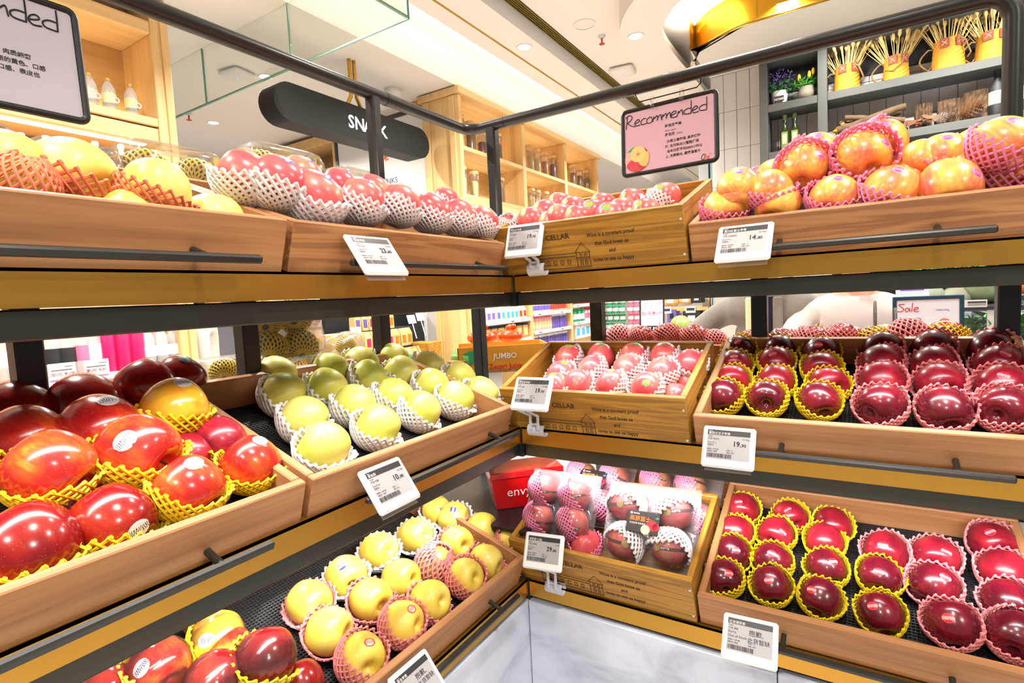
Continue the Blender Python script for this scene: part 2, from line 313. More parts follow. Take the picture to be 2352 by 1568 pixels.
# ------------------------------------------------------------ the setting
g = G(); g.box((-9, -5, -.05), (5, 9, 0)); struct('floor', g, pm('floor_tile', (226, 220, 212), .35))
def strip(name, prof, y0, y1, mat, parent=None, sm=None):
    g = G(); vs = [(x, y, z) for x, z in prof for y in (y0, y1)]
    g.add(vs, [(2*i, 2*i+1, 2*i+3, 2*i+2) for i in range(len(prof)-1)]); return struct(name, g, mat, parent, sm)
Y0, Y1 = -5, 9
# ceiling in section: low field, lit trough, centre strip, brass slot, high field towards the bulkhead
cove = [(-2.06+.0*i, 3.2) for i in range(1)] + [(-2.06, 3.25)] + [(-2.06+.16*(1-cos(a)), 3.25+.17*sin(a)) for a in [pi/2*i/8 for i in range(1, 9)]]
strip('ceiling', [(-9, 3.2)] + cove + [(-1.46, 3.42), (-1.46, 3.34), (-1.5, 3.34)], Y0, Y1, M['ceil'], None, 40)
strip('ceiling', [(-1.5, 3.34), (-1.5, 3.2), (-1.372, 3.2)], Y0, Y1, M['ceil'])
strip('ceiling', [(-1.358, 3.2), (-1.146, 3.2), (-1.146, 3.32)], Y0, Y1, M['ceil'])
strip('ceiling', [(-1.07, 3.32), (5, 3.32)], Y0, Y1, M['ceil'])
g = G(); g.box((-1.372, Y0, 3.197), (-1.358, Y1, 3.21)); struct('trim_1', g, M['goldline'])
g = G(); g.box((-1.146, Y0, 3.345), (-1.07, Y1, 3.36)); slot = struct('trim_2', g, M['slot'])
for i in range(5):
    g = G(); g.box((-1.146+.0155*i, Y0, 3.312), (-1.137+.0155*i, Y1, 3.345)); mk('slat', g, M['slot'], slot)
# soffit with a curved outline, the lit recess inside it and the gold bulkhead
def curve(pts, z, s=6):
    P = [at(x, y, 2, z) for x, y in pts]; out = []
    for i in range(len(P)-1):
        a, b, c, d = P[max(i-1, 0)], P[i], P[i+1], P[min(i+2, len(P)-1)]
        for k in range(s):
            t = k/s; out.append(.5*((2*b)+(c-a)*t+(2*a-5*b+4*c-d)*t*t+(3*b-a-3*c+d)*t**3))
    return out+[P[-1]]
def c6(l): return [(1380+x/3.92, y/3.92) for x, y in l]
ZS = 3.16
o1 = curve(c6([(420, -130), (300, 0), (215, 130), (176, 240), (172, 300), (195, 380), (240, 465), (305, 548), (380, 620), (460, 708), (600, 860), (760, 1040)]), ZS)
i1 = curve(c6([(900, -130), (730, 0), (640, 90), (575, 195), (555, 270), (568, 340), (620, 430), (700, 535), (800, 650), (960, 850), (1120, 1060)]), ZS)
o1 = [V((5, o1[0].y-.25, ZS))]+o1+[V((o1[-1].x, 9, ZS))]; i1 = [V((5, i1[0].y-.1, ZS))]+i1+[V((i1[-1].x, 9, ZS))]
def resamp(P, n):
    L = [0]
    for a, b in zip(P, P[1:]): L.append(L[-1]+(b-a).length)
    out = []; j = 0
    for i in range(n):
        d = L[-1]*i/(n-1)
        while j < len(P)-2 and L[j+1] < d: j += 1
        out.append(P[j].lerp(P[j+1], (d-L[j])/max(L[j+1]-L[j], 1e-9)))
    return out
# resample the curved middle only so both edges correspond
A = [o1[0]]+resamp(o1[1:-1], 60)+[o1[-1]]; B = [i1[0]]+resamp(i1[1:-1], 60)+[i1[-1]]; n = len(A)
g = G(); vs = A+B+[p+V((0, 0, .16)) for p in A]+[p+V((0, 0, .05)) for p in B]
fs = [(i, i+1, n+i+1, n+i) for i in range(n-1)]+[(i+1, i, 2*n+i, 2*n+i+1) for i in range(n-1)]+[(n+i, n+i+1, 3*n+i+1, 3*n+i) for i in range(n-1)]
g.add(vs, fs); struct('trim_3', g, M['ceil'], None, 35)
ZB = 3.10
gb = curve(c6([(2700, -190), (2060, 0), (1700, 110), (1400, 195), (1200, 268), (1000, 378), (900, 455), (835, 540), (812, 600), (818, 640), (850, 690), (905, 740)]), ZB)
gb = [V((5, gb[0].y-.3, ZB))]+gb+[V((-.23, 2.9, ZB)), V((-.23, 3.55, ZB))]
g = G(); n = len(gb); g.add(gb+[p+V((0, 0, .5)) for p in gb], [(i+1, i, n+i, n+i+1) for i in range(n-1)])
canopy = struct('trim_4', g, M['gold'], None, 40)
g = G(); g.add([p+V((0, .004, 0)) for p in gb]+[V((5, 3.55, ZB))], [tuple(range(n+1))]); mk('underside', g, M['bulk'], canopy)
g = G(); g.tube([p+V((0, 0, .012)) for p in gb], .007, 6); mk('edge_bead', g, M['goldline'], canopy, 60)
for px_ in (1403, 2060):
    p = at(1380+px_/3.92, (195 if px_ == 1403 else 0)/3.92, 2, ZB); g = G(); g.box((p.x-.002, p.y-.006, ZB), (p.x+.002, p.y+.01, ZB+.5)); mk('panel_joint', g, M['goldline'], canopy)
# tiled back wall behind the dark shelf unit
YB = 3.55
g = G(); g.box((-.23, YB, 0), (5, YB+.12, 3.1)); wb = struct('wall_back', g, M['grout'])
g = G(); g.box((0, 0, 0), (.0955, .012, .2905), .003); tm = mesh('tile', g, M['tile'])
for i in range(24):
    for k in range(6):
        obj('tile', tm, wb, T(-.228+.098*i, YB-.010, 3.1-.2925*(k+1)))
g = G(); g.box((-9.1, -5, 0), (-9, 9, 3.2)); struct('wall_left', g, pm('wall_blue_white', (206, 212, 226), .8))
g = G(); g.box((-9, 9, 0), (5, 9.1, 3.4)); struct('wall_far', g, pm('wall_warm_white', (228, 222, 214), .8))

# ceiling fittings
def downlight(px, py, z, label, dull=False):
    p = at(px, py, 2, z); t = thing('downlight', label, 'ceiling light', T(p.x, p.y, z), 'recessed downlights')
    g = G(); g.lathe([(.045, -.002), (.058, -.006), (.06, 0)], 24, cap=False); mk('rim', g, M['white'], t, 50)
    g = G(); g.lathe([(.001, .0), (.045, -.001)], 24, cap=False); mk('lens', g, M['lamp'], t, 50)
downlight(610, 176, 3.2, 'round white downlight beyond the glass screen beside the oval access point')
downlight(490, 282, 3.2, 'round white downlight low over the blue white ceiling, beyond the bottle cabinet')
downlight(1204, 108, 3.2, 'round white downlight between the gold line and the grey ceiling step')
downlight(1460, 83, ZS, 'round downlight in the wavy soffit, nearer to the sprinkler')
downlight(1532, 172, ZS, 'round downlight in the wavy soffit just above the steel rail')
p = at(1342, 55, 2, 3.32); t = thing('ceiling_speaker', 'flat round white ceiling speaker beside the small sprinkler', 'speaker', T(*p))
g = G(); g.lathe([(.001, -.006), (.07, -.006)], 28, cap=False); mk('grille', g, M['white'], t, 40)
g = G(); g.lathe([(.07, -.008), (.078, -.008), (.08, 0)], 28, cap=False); mk('rim', g, M['ceil'], t, 40)
for px, py, z, lb in ((1382, 90, 3.32, 'small chrome sprinkler hanging from the ceiling beside the round speaker'), (433, 268, 3.2, 'tiny dark sprinkler on the ceiling beyond the glass screen')):
    p = at(px, py-8, 2, z); t = thing('sprinkler', lb, 'sprinkler', T(*p), 'ceiling sprinklers')
    g = G(); g.lathe([(.03, 0), (.024, -.012), (.012, -.02)], 14); mk('cup', g, M['clip'], t, 40)
    g = G(); g.tube([(0, 0, -.02), (0, 0, -.06)], .007, 8); g.lathe([(.02, -.062), (.022, -.058)], 12); mk('head', g, M['rust'], t, 40)
for px, py, z, lb in ((1430, 158, 3.32, 'white rounded box access point with a green light near the brass slot'), (545, 165, 3.2, 'white oval access point with a blue light beyond the glass screen')):
    p = at(px, py, 2, z); t = thing('access_point', lb, 'access point', T(*p) @ Matrix.Rotation(.15, 4, 'Z'), 'ceiling access points')
    g = G(); g.box((-.10, -.10, -.045), (.10, .10, 0), .035); mk('case', g, M['white'], t, 60)
    g = G(); g.box((-.006, -.006, -.048), (.006, .006, -.044)); mk('indicator', g, pm('indicator', (110, 140, 255), .4, emit=2), t)
p = at(902, 205, 2, 3.2); t = thing('dome_camera', 'white dome security camera with a black bubble under the ceiling', 'camera', T(*p))
g = G(); g.lathe([(.07, 0), (.072, -.05), (.055, -.075), (.05, -.075)], 24); mk('housing', g, M['white'], t, 40)
g = G(); g.lathe([(.048, -.07), (.046, -.09), (.03, -.115), (.002, -.122)], 24); mk('bubble', g, M['black'], t, 60)

# glass smoke screen hung under the ceiling
GY, GZ0 = .955, 2.835
t = thing('glass_screen', 'clear glass smoke screen with green edges hung from the ceiling', 'glass screen', T(-1.139, GY, GZ0))
def pane(x0, x1, y0, y1):
    g = G(); g.box((x0, y0, 0), (x1, y1, 3.2-GZ0)); p = mk('pane', g, M['glass'], t)
    g = G()
    if abs(x1-x0) > abs(y1-y0): g.box((x0, y0, -.006), (x1, y1, .004)); g.box((x1-.006, y0, 0), (x1, y1, 3.2-GZ0))
    else: g.box((x0, y0, -.006), (x1, y1, .004)); g.box((x0, y1-.006, 0), (x1, y1, 3.2-GZ0))
    mk('polished_edge', g, M['glassedge'], p)
pane(-.926, 0, 0, .012); pane(-1.855, -.929, 0, .012); pane(-2.784, -1.858, 0, .012); pane(-.006, .006, -1.2, -.004)
pane(-3.72, -2.787, 0, .012)

# ------------------------------------------------------------ the two wings of the display stand
RT = .42                                   # depth of the shelves
def wing(label, right):
    t = thing('display_stand', label, 'display stand')
    def m4(g): g.X = None if right else Matrix(((0, -1, 0, 0), (1, 0, 0, 0), (0, 0, 1, 0), (0, 0, 0, 1))); return g
    a, b = (.005, 1.75) if right else (-1.75, 0)         # run along the front
    for z in (ZT, ZM, ZL):
        g = m4(G()); g.box((a, -.0, z), (b, .004, z+.044)); g.box((a, 0, z+.040), (b, .03, z+.044)); mk('shelf_lip', g, M['brass'], t)
        g = m4(G())
        y0, y1 = .004, RT
        zz = z+.035
        g.add([(a, .03, zz-.03), (b, .03, zz-.03), (b, y1, zz-.03+(y1-.03)*ST/CT), (a, y1, zz-.03+(y1-.03)*ST/CT), (a, .03, zz-.01), (b, .03, zz-.01), (b, y1, zz-.01+(y1-.03)*ST/CT), (a, y1, zz-.01+(y1-.03)*ST/CT)],
              [(0, 1, 2, 3), (7, 6, 5, 4), (0, 4, 5, 1), (2, 6, 7, 3), (0, 3, 7, 4), (1, 5, 6, 2)])
        mk('shelf_deck', g, M['post'], t)
        if z != ZL:
            g = m4(G()); g.box((a, .010, z-.036), (b, .045, z-.001), .002); mk('shelf_beam', g, M['beam'], t)
            g = m4(G()); g.box((a, .05, z-.034), (b, .10, z-.028)); mk('strip_housing', g, M['ceil'], t)
            for i in range(4):
                x = a+.12+(b-a-.2)*i/3; g = m4(G()); g.box((x-.012, .045, z-.03), (x+.012, RT, z+.0), .002); mk('bracket', g, M['post'], t)
    if right: px = [(.055, .42), (.537, .42), (1.052, .42), (1.70, .42)]
    else: px = [(-.885, .42), (-.492, .42), (-.072, .42), (-1.6, .42)]
    for x, y in px:
        g = m4(G()); g.box((x-.02, y-.02, .02), (x+.02, y+.02, ZT+.12), .003); mk('post', g, M['post'], t)
    if not right:
        g = m4(G()); g.box((.40, .40, .02), (.44, .44, ZT), .003); mk('post', g, M['post'], t)
        g = m4(G()); g.box((0, .0, ZM+.030), (RT, RT, ZM+.036)); mk('corner_deck', g, M['post'], t)
        g = m4(G()); g.box((0, .0, ZL+.17), (RT, RT, ZL+.176)); mk('corner_deck', g, M['post'], t)
        g = m4(G()); g.box((0, .0, ZT+.005), (RT, RT, ZT+.011)); mk('corner_deck', g, M['white'], t)
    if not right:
        for z in (ZT, ZM, ZL): g = G(); g.box((-.03, .0006, z-.037), (.0042, .03, z+.043)); mk('corner_gap_shade', g, M['deepblack'], t)  # added black blocks stand in for the dark gap between the lips
    # marble plinth panels
    cuts = [.002, .62, 1.23, 1.75] if right else [-1.75, -1.22, -.61, .022]
    for x0, x1 in zip(cuts, cuts[1:]):
        g = m4(G()); g.box((x0, -.006 if right else .0, .0), (x1-.002, .02, ZL-.012), .002); mk('plinth_panel', g, M['marble'], t)
    # back panels low on the stand
    g = m4(G()); g.box((a, RT+.03, 0), (b, RT+.04, ZL+.15)); mk('back_panel', g, M['post'], t)
    # tubular rail on top
    z = 2.012
    if right:
        pts = [(-.26, .42, z)]+[(.2*i, .42, z) for i in range(0, 5)]+[(1.052-.055+.055*sin(k), .42, z-.055+.055*cos(k)) for k in [pi/2*i/6 for i in range(7)]]+[(1.052, .42, ZT+.05)]
        g = G(); g.tube(pts, .0185, 14); mk('top_rail', g, M['steel'], t, 50)
        g = G(); g.tube([(-.317, .42, z), (-.317, .42, ZT+.02)], .02, 4); g2 = G(); g2.box((-.337, .402, ZT+.02), (-.299, .438, z-.004), .006); mk('rail_post', g2, M['steel'], t, 40)
    else:
        pts = [(-.42, -1.75, z), (-.42, -.0, z), (-.42, .36, z)]+[(-.36-.06*cos(k), .36+.06*sin(k), z) for k in [pi/2*i/6 for i in range(1, 7)]]+[(-.262, .42, z)]
        g = G(); g.tube(pts, .0185, 14); mk('top_rail', g, M['steel'], t, 50)
        g = G(); g.tube([(-.42, .005, z), (-.42, .02, z)], .0195, 14); mk('rail_sleeve', g, M['black'], t, 50)
        for y in (-.045, -1.35):
            g2 = G(); g2.box((-.438, y-.019, ZT+.1), (-.402, y+.019, z-.004), .008); mk('rail_post', g2, M['steel'], t, 40)
    return t
wing('dark steel and brass stepped fruit stand with marble base, arm behind the wine crates', True)
wing('dark steel and brass stepped fruit stand with marble base, arm under the drinks shelf', False)
# ------------------------------------------------------------ trays and crates
class Frame:
    def __init__(s, o, right):
        R = Matrix.Rotation(TILT, 4, 'X') if right else Matrix.Rotation(pi/2, 4, 'Z') @ Matrix.Rotation(TILT, 4, 'X')
        s.m = Matrix.Translation(o) @ R; s.n = (s.m.to_3x3() @ V((0, 0, 1))); s.o = V(o); s.right = right; s.r3 = s.m.to_3x3()
    def hit(s, px, py, h): return on(px, py, s.n, s.o + s.n*h)
    def dir(s, v): return (s.r3 @ V(v)).normalized()
def tray(label, o, right, wd, h=.085, d=.43, fig=False, handle=None, mat=True):
    f = Frame(o, right); t = thing('wooden_tray', label, 'tray', f.m); w = M['woodr'] if fig else M['wood']
    th = .016
    g = G(); g.box((0, 0, 0), (wd, th, h), .002); fp = mk('front_panel', g, w, t)
    g = G(); g.box((0, d-th, 0), (wd, d, h), .002); mk('back_panel', g, w, t)
    for x in (0, wd-th):
        g = G(); g.box((x, th, 0), (x+th, d-th, h), .002); mk('side_panel', g, M['woodY'], t)
    g = G(); g.box((th, th, .002), (wd-th, d-th, .010)); mk('base_panel', g, w, t)
    if mat:
        g = G(); x0, x1, y0, y1 = th+.002, wd-th-.002, th+.002, d-th-.002; nx, ny = int((x1-x0)/.0075), int((y1-y0)/.0075)
        for i in range(nx+1): g.box((x0+(x1-x0)*i/nx-.0012, y0, .0115), (x0+(x1-x0)*i/nx+.0012, y1, .0145))
        for j in range(ny+1): g.box((x0, y0+(y1-y0)*j/ny-.0012, .0125), (x1, y0+(y1-y0)*j/ny+.0012, .0155))
        g.box((x0, y0, .0101), (x1, y1, .0112))
        mm = mk('rubber_mat', g, M['mat'], t); mm['kind'] = 'stuff'
    if handle:
        x0, x1 = handle; z = .030
        g = G(); g.box((x0, -.046, z-.006), (x1, -.034, z+.006), .0025); hd = mk('handle', g, M['steel'], t)
        for x in (x0+.075, x1-.075):
            g = G(); g.tube([(x, -.036, z), (x, .0, z)], .0055, 10); mk('standoff', g, M['steel'], hd, 50)
    return f
def crate(label, o, right, wd=.487, h=.128, d=.31, sel=4):
    f = Frame(o, right); t = thing('wine_crate', label, 'crate', f.m); th = .014
    g = G(); g.box((0, 0, 0), (wd, th, h), .0015); fp = mk('front_panel', g, M['crate'], t)
    g = G(); g.box((0, d-th, 0), (wd, d, h), .0015); mk('back_panel', g, M['crate'], t)
    for x in (0, wd-th):
        g = G(); g.box((x, th, 0), (x+th, d-th, h), .0015); sp = mk('side_panel', g, M['crateY'], t)
    mtx = frame((wd+.0006, .09, .035), (0, 1, 0), (0, 0, 1)); g = G(); g.text('DON PELAYO', .022, mtx, 'L', True); g.text('MATURED OAK', .022, frame((wd+.0006, .09, .068), (0, 1, 0), (0, 0, 1)), 'L', True); mk('side_print', g, M['burnt'], sp)
    g = G(); g.box((th, th, .002), (wd-th, d-th, .010)); mk('base_panel', g, M['crate'], t)
    F = frame((0, -.0007, 0), (1, 0, 0), (0, 0, 1))
    g = G(); g.text('WINE CELLAR', .0185, F @ T(.098, h-.045, 0), 'L', True)
    for k, (s, z) in enumerate((('Wine is a constant proof', h-.047), ('that God loves us', h-.068), ('and', h-.087), ('loves to see us happy', h-.107))): g.text(s, .0135, F @ T(.318, z, 0), 'C', True, .86)
    def ln(*p): g.stroke([(x, z) for x, z in p], .0008, F, 4)
    b = h-.118
    ln((.085, h-.082), (.235, h-.082)); ln((.085, h-.090), (.222, h-.090)); ln((.222, h-.082), (.242, h-.058), (.262, h-.082), (.222, h-.082)); ln((.225, h-.082), (.225, b)); ln((.259, h-.082), (.259, b)); ln((.225, h-.095), (.259, h-.095)); ln((.085, b), (.259, b))
    ln((.085, h-.082), (.085, b)); ln((.078, h-.082), (.09, h-.064), (.102, h-.082))
    for i in range(6): x = .104+.019*i; ln((x, h-.108), (x, h-.098), (x+.008, h-.098), (x+.008, h-.108), (x, h-.108))
    for x in (.234, .246): ln((x, h-.092), (x, h-.086), (x+.005, h-.086), (x+.005, h-.092)); ln((x, h-.114), (x, h-.1), (x+.005, h-.1), (x+.005, h-.114))
    mk('burnt_print', g, M['burnt'], fp)
    for x in (.006, wd-.006):
        for z in (.02, h-.03):
            g = G(); g.tube([(x, -.0012, z), (x, .002, z)], .0028, 8); mk('screw', g, M['clip'], fp, 40)
    return f

zt, zm, zl = ZT+.043, ZM+.032, ZL+.045
TR = {}
TR['T1'] = tray('wide oak tray of yellow apples on the top shelf, nearest the camera', (-.012, -1.36, zt), False, .685, handle=(.05, .62))
TR['T2'] = tray('oak tray of pink apples in white foam nets on the top shelf', (-.012, -.664, zt), False, .612, fig=True, handle=(.09, .58))
TR['M1'] = tray('oak tray heaped with red and orange apples on the middle shelf', (-.012, -1.36, zm), False, .680, handle=(.05, .60))
TR['M2'] = tray('oak tray of yellow green pears on the middle shelf', (-.012, -.668, zm), False, .618, handle=(.09, .60))
TR['L1'] = tray('oak tray of film wrapped red apples on the bottom shelf', (-.012, -1.36, zl), False, .670, handle=(.05, .60))
TR['L2'] = tray('oak tray of yellow apples on the bottom shelf beside the envy box', (-.012, -.685, zl), False, .655, handle=(.09, .58))
TR['T4'] = tray('oak tray of orange apples in pink foam nets on the top shelf', (.457, .012, zt), True, .605, fig=True, handle=(.10, .50))
TR['M4'] = tray('oak tray of crimson apples in even rows on the middle shelf', (.457, .012, zm), True, .615, handle=(.10, .53))
TR['L4'] = tray('oak tray of dark red apples above the out of stock tag', (.457, .012, zl), True, .615, handle=(.10, .53))
TR['T3'] = crate('printed wine crate of pink apples on the top shelf', (-.036, .006, zt), True)
TR['M3'] = crate('printed wine crate of pink apples in white nets on the middle shelf', (-.040, .006, zm), True)
TR['L3'] = crate('printed wine crate of blister packed apples on the bottom shelf', (-.036, .006, zl), True)

# ------------------------------------------------------------ fruit
def fruit_mesh(name, prof, lobes, seed, n=36):
    P = [V((r, 0, z)) for r, z in prof]; pts = []
    for i in range(len(P)-1):
        a, b, c, d = P[max(i-1, 0)], P[i], P[i+1], P[min(i+2, len(P)-1)]
        for k in range(3):
            t = k/3; pts.append(.5*((2*b)+(c-a)*t+(2*a-5*b+4*c-d)*t*t+(3*b-a-3*c+d)*t**3))
    pts.append(P[-1]); rnd = random.Random(seed); ph = rnd.random()*6; ph2 = rnd.random()*6
    g = G(); vs = []
    for p in pts:
        r = max(p.x, .0005)
        for k in range(n):
            a = 2*pi*k/n; q = r*(1+lobes*cos(5*a+ph)*(.5-p.z*.6)+.018*cos(2*a+ph2)); vs.append((q*cos(a), q*sin(a), p.z*(1+.025*cos(a+ph)*r)))
    g.add(vs, [(i*n+k, (i+1)*n+k, (i+1)*n+(k+1) % n, i*n+(k+1) % n) for i in range(len(pts)-1) for k in range(n)])
    return g
AP = [(0, .60), (.06, .63), (.14, .71), (.27, .81), (.44, .86), (.63, .82), (.81, .66), (.94, .40), (1.0, .08), (.985, -.22), (.90, -.52), (.76, -.74), (.58, -.86), (.42, -.89), (.28, -.86), (.16, -.79), (.07, -.745), (0, -.735)]
PE = [(0, .72), (.06, .74), (.14, .80), (.27, .87), (.45, .88), (.64, .80), (.82, .62), (.94, .37), (1.0, .06), (.985, -.24), (.90, -.53), (.76, -.74), (.58, -.87), (.42, -.91), (.28, -.90), (.16, -.85), (.07, -.81), (0, -.80)]
FM = {k: [mesh(k, fruit_mesh(k, pr, lo, 11*i+len(k)), pm('tmp', (200, 60, 60)), 180) for i in range(3)] for k, pr, lo in (('apple', AP, .014), ('pear', PE, .006))}
g = G(); g.tube([(0, 0, .55), (.02, 0, .70), (.05, .01, .84)], [.025, .02, .032], 6); STEM = mesh('stem', g, M['stem'], 60)
def net_mesh(rim, seed, R=1.05, N=23, steps=16, tk=.046, end=2.8, **_):
    rnd = random.Random(seed); p1, p2 = rnd.random()*6, rnd.random()*6; g = G()
    for d in (-1, 1):
        for k in range(N):
            path = []; rad = []
            for i in range(steps+1):
                t = i/steps
                ph = 2*pi*k/N + d*(.1+1.55*t)*1.0
                rm = rim+.10*cos(2*ph+p1)+.05*cos(3*ph+p2)
                th = rm+(end-rm)*t; r = R+.14*(1-t)**1.3+.05*max(0, 1-t*8)+.02*sin(5*ph+p1)*(1-t)+d*.012
                path.append((r*sin(th)*cos(ph), r*sin(th)*sin(ph), r*cos(th))); rad.append(tk*(1 if t < .75 else .8)*(1.25 if i == 0 else 1))
            g.tube(path, rad, 5)
    return g
NETW = {k: [mesh('foam_net', net_mesh(k, s*3+i, tk=.064, N=22), M['net_white'], 60) for i in range(2)] for s, k in enumerate((1.0, 1.25, 1.5, 1.75))}
NETS = {k: [mesh('foam_net', net_mesh(k, s*3+i), M['net_white'], 60) for i in range(2)] for s, k in enumerate((1.0, 1.25, 1.5, 1.75))}
FULLNET = mesh('foam_net', net_mesh(.42, 5, end=2.95, steps=22, N=22, tk=.056), M['net_white'], 60)
g = G(); vs = [(0, 0, 0)]; fs = []
for j, a in enumerate((.06, .12, .18, .24)):
    for k in range(20): vs.append((sin(a)*cos(2*pi*k/20), sin(a)*sin(2*pi*k/20)*1.0, cos(a)-1))
fs = [(0, 1+k, 1+(k+1) % 20) for k in range(20)]+[(1+j*20+k, 1+(j+1)*20+k, 1+(j+1)*20+(k+1) % 20, 1+j*20+(k+1) % 20) for j in range(3) for k in range(20)]
g.add(vs, fs); STK = mesh('sticker', g, M['white'], 180)
SM = dict(red=sticker_mat('sticker_red', (206, 24, 40), (226, 60, 70), (250, 226, 226)), blue=sticker_mat('sticker_blue', (60, 60, 200), (80, 90, 220), (240, 240, 250)), green=sticker_mat('sticker_green', (90, 190, 60), (120, 210, 80), (240, 80, 40)),
          pink=sticker_mat('sticker_pink', (220, 60, 130), (236, 140, 180), (246, 170, 200)), white=sticker_mat('sticker_white', (226, 218, 222), (236, 230, 232), (60, 50, 60)), ring=sticker_mat('sticker_ring', (226, 200, 190), (220, 70, 50), (206, 60, 40)), dark=sticker_mat('sticker_dark', (70, 90, 80), (60, 74, 70), (30, 34, 34)))
FX = dict(
    ruby=fruit('ruby_skin', [(.25, (104, 14, 30)), (.45, (138, 20, 38)), (.62, (168, 30, 48)), (.85, (206, 72, 70))], 1.0, dots=.28, dotcol=(226, 120, 110), rough=.3, coat=.2),
    ruby_shaded=fruit('shaded_ruby_skin', [(.25, (74, 12, 26)), (.5, (96, 14, 30)), (.7, (124, 18, 36)), (.9, (156, 34, 44))], 1.0, dots=.22, dotcol=(206, 100, 90), rough=.24, coat=.3),  # ruby skin darkened: shade put into the colour of unlit and far-side apples
    blush=fruit('blush_skin', [(.22, (150, 18, 24)), (.45, (190, 40, 30)), (.6, (216, 84, 34)), (.78, (236, 160, 60))], .95, .8, .22, dots=.12, rough=.22, coat=.35),
    garnet=fruit('garnet_skin', [(.22, (96, 10, 14)), (.5, (130, 16, 18)), (.75, (172, 44, 20)), (.9, (190, 70, 24))], 1.1, dots=.1, rough=.2, coat=.35),  # deep red skin; also shade put into the colour of heap-back and far-side apples
    gold=fruit('gold_skin', [(.3, (252, 206, 60)), (.55, (246, 180, 50)), (.68, (240, 130, 44)), (.8, (214, 40, 50))], .8, .8, .15, dots=.1, rough=.22, coat=.35),
    pink=fruit('pink_skin', [(.22, (206, 58, 72)), (.45, (222, 84, 90)), (.62, (232, 112, 100)), (.82, (240, 172, 120))], 1.1, dots=.22, dotcol=(246, 200, 170), rough=.3),
    peach=fruit('peach_skin', [(.25, (224, 92, 82)), (.42, (238, 138, 76)), (.58, (246, 180, 78)), (.8, (240, 196, 84))], 1.0, .7, .42, dots=.15, dotcol=(250, 220, 150), rough=.32),
    yellow=fruit('yellow_skin', [(.25, (214, 186, 60)), (.5, (236, 206, 84)), (.75, (246, 220, 120))], 1.0, dots=.3, dotcol=(170, 140, 50), rough=.38, dsc=16),
    citron=fruit('citron_skin', [(.25, (240, 196, 60)), (.5, (250, 222, 110)), (.75, (252, 228, 130))], .9, streak=.1, rough=.42),
    pear=fruit('pear_skin', [(.25, (176, 190, 64)), (.45, (206, 204, 84)), (.75, (228, 212, 116))], .9, streak=.08, dots=.3, dotcol=(170, 160, 60), rough=.42, coat=.05, dsc=18),
)
rng = random.Random(3)
def fruit_at(c, r, kind, name, label, cat, group, axis, net=None, netaxis=(0, 0, 1), rim=1.55, stk=None, sdir=None, ssz=1.0, stem=True, fr=None, full=False, sq=1.0, nsc=1.0):
    if fr: axis, netaxis = fr.dir(axis), fr.dir(netaxis); sdir = fr.dir(sdir) if sdir else None
    axis = V(axis).normalized(); q = axis.to_track_quat('Z', 'Y') @ Quaternion((0, 0, 1), rng.random()*6.28)
    me = FM['pear' if kind in ('pear',) else 'apple'][rng.randrange(3)]
    P = Matrix.LocRotScale(c, q, V((r, r, r*sq)))
    o = obj(name, me, None, P); o.material_slots[0].link = 'OBJECT'; o.material_slots[0].material = FX[kind]
    tag(o, ' '.join(label.split()[:16]), cat, group)
    inv = P.inverted()
    if net:
        na = V(netaxis).normalized(); nq = na.to_track_quat('Z', 'Y') @ Quaternion((0, 0, 1), rng.random()*6.28)
        k = min(NETS, key=lambda a: abs(a-rim))
        e = obj('foam_net', FULLNET if full else (NETW if net == 'white' else NETS)[k][rng.randrange(2)], o, inv @ Matrix.LocRotScale(c, nq, V((r, r, r))*nsc))
        e.material_slots[0].link = 'OBJECT'; e.material_slots[0].material = M['net_'+net]
    if stk:
        d = P.to_3x3().inverted() @ V(sdir or (0, -.3, 1)); d.normalize()
        v = max(me.vertices, key=lambda v: v.co.normalized().dot(d)); nn = v.normal
        sq_ = nn.to_track_quat('Z', 'Y')
        s = obj('sticker', STK, o, Matrix.LocRotScale(v.co+nn*.010, sq_, V((ssz, ssz*.86, ssz))))
        s.material_slots[0].link = 'OBJECT'; s.material_slots[0].material = SM[stk]
    if stem: obj('stem', STEM, o)
    return o
J = lambda a: (rng.random()-.5)*2*a
ORD = ['first', 'second', 'third', 'fourth', 'fifth', 'sixth']
def put(tr, px, py, r, kind, label, group, lift=0, name='apple', axis=None, net=None, nax=None, rim=1.55, stk=None, sdir=None, h=None, dep=None, **k):
    f = TR[tr]; hh = .0165+r*.9+lift if h is None else h
    if dep is None: c = f.hit(px, py, hh)
    else: c = at(px, py, 1, dep) if f.right else at(px, py, 0, -dep)
    ax = axis or (J(.5), -.75+J(.3), -.15+J(.35)); na = nax or (J(.18), -.3+J(.15), 1)
    return fruit_at(c, r, kind, name, label, name, group, ax, net, na, rim, stk, sdir or (J(.4), -.45+J(.2), 1), fr=f, **k)

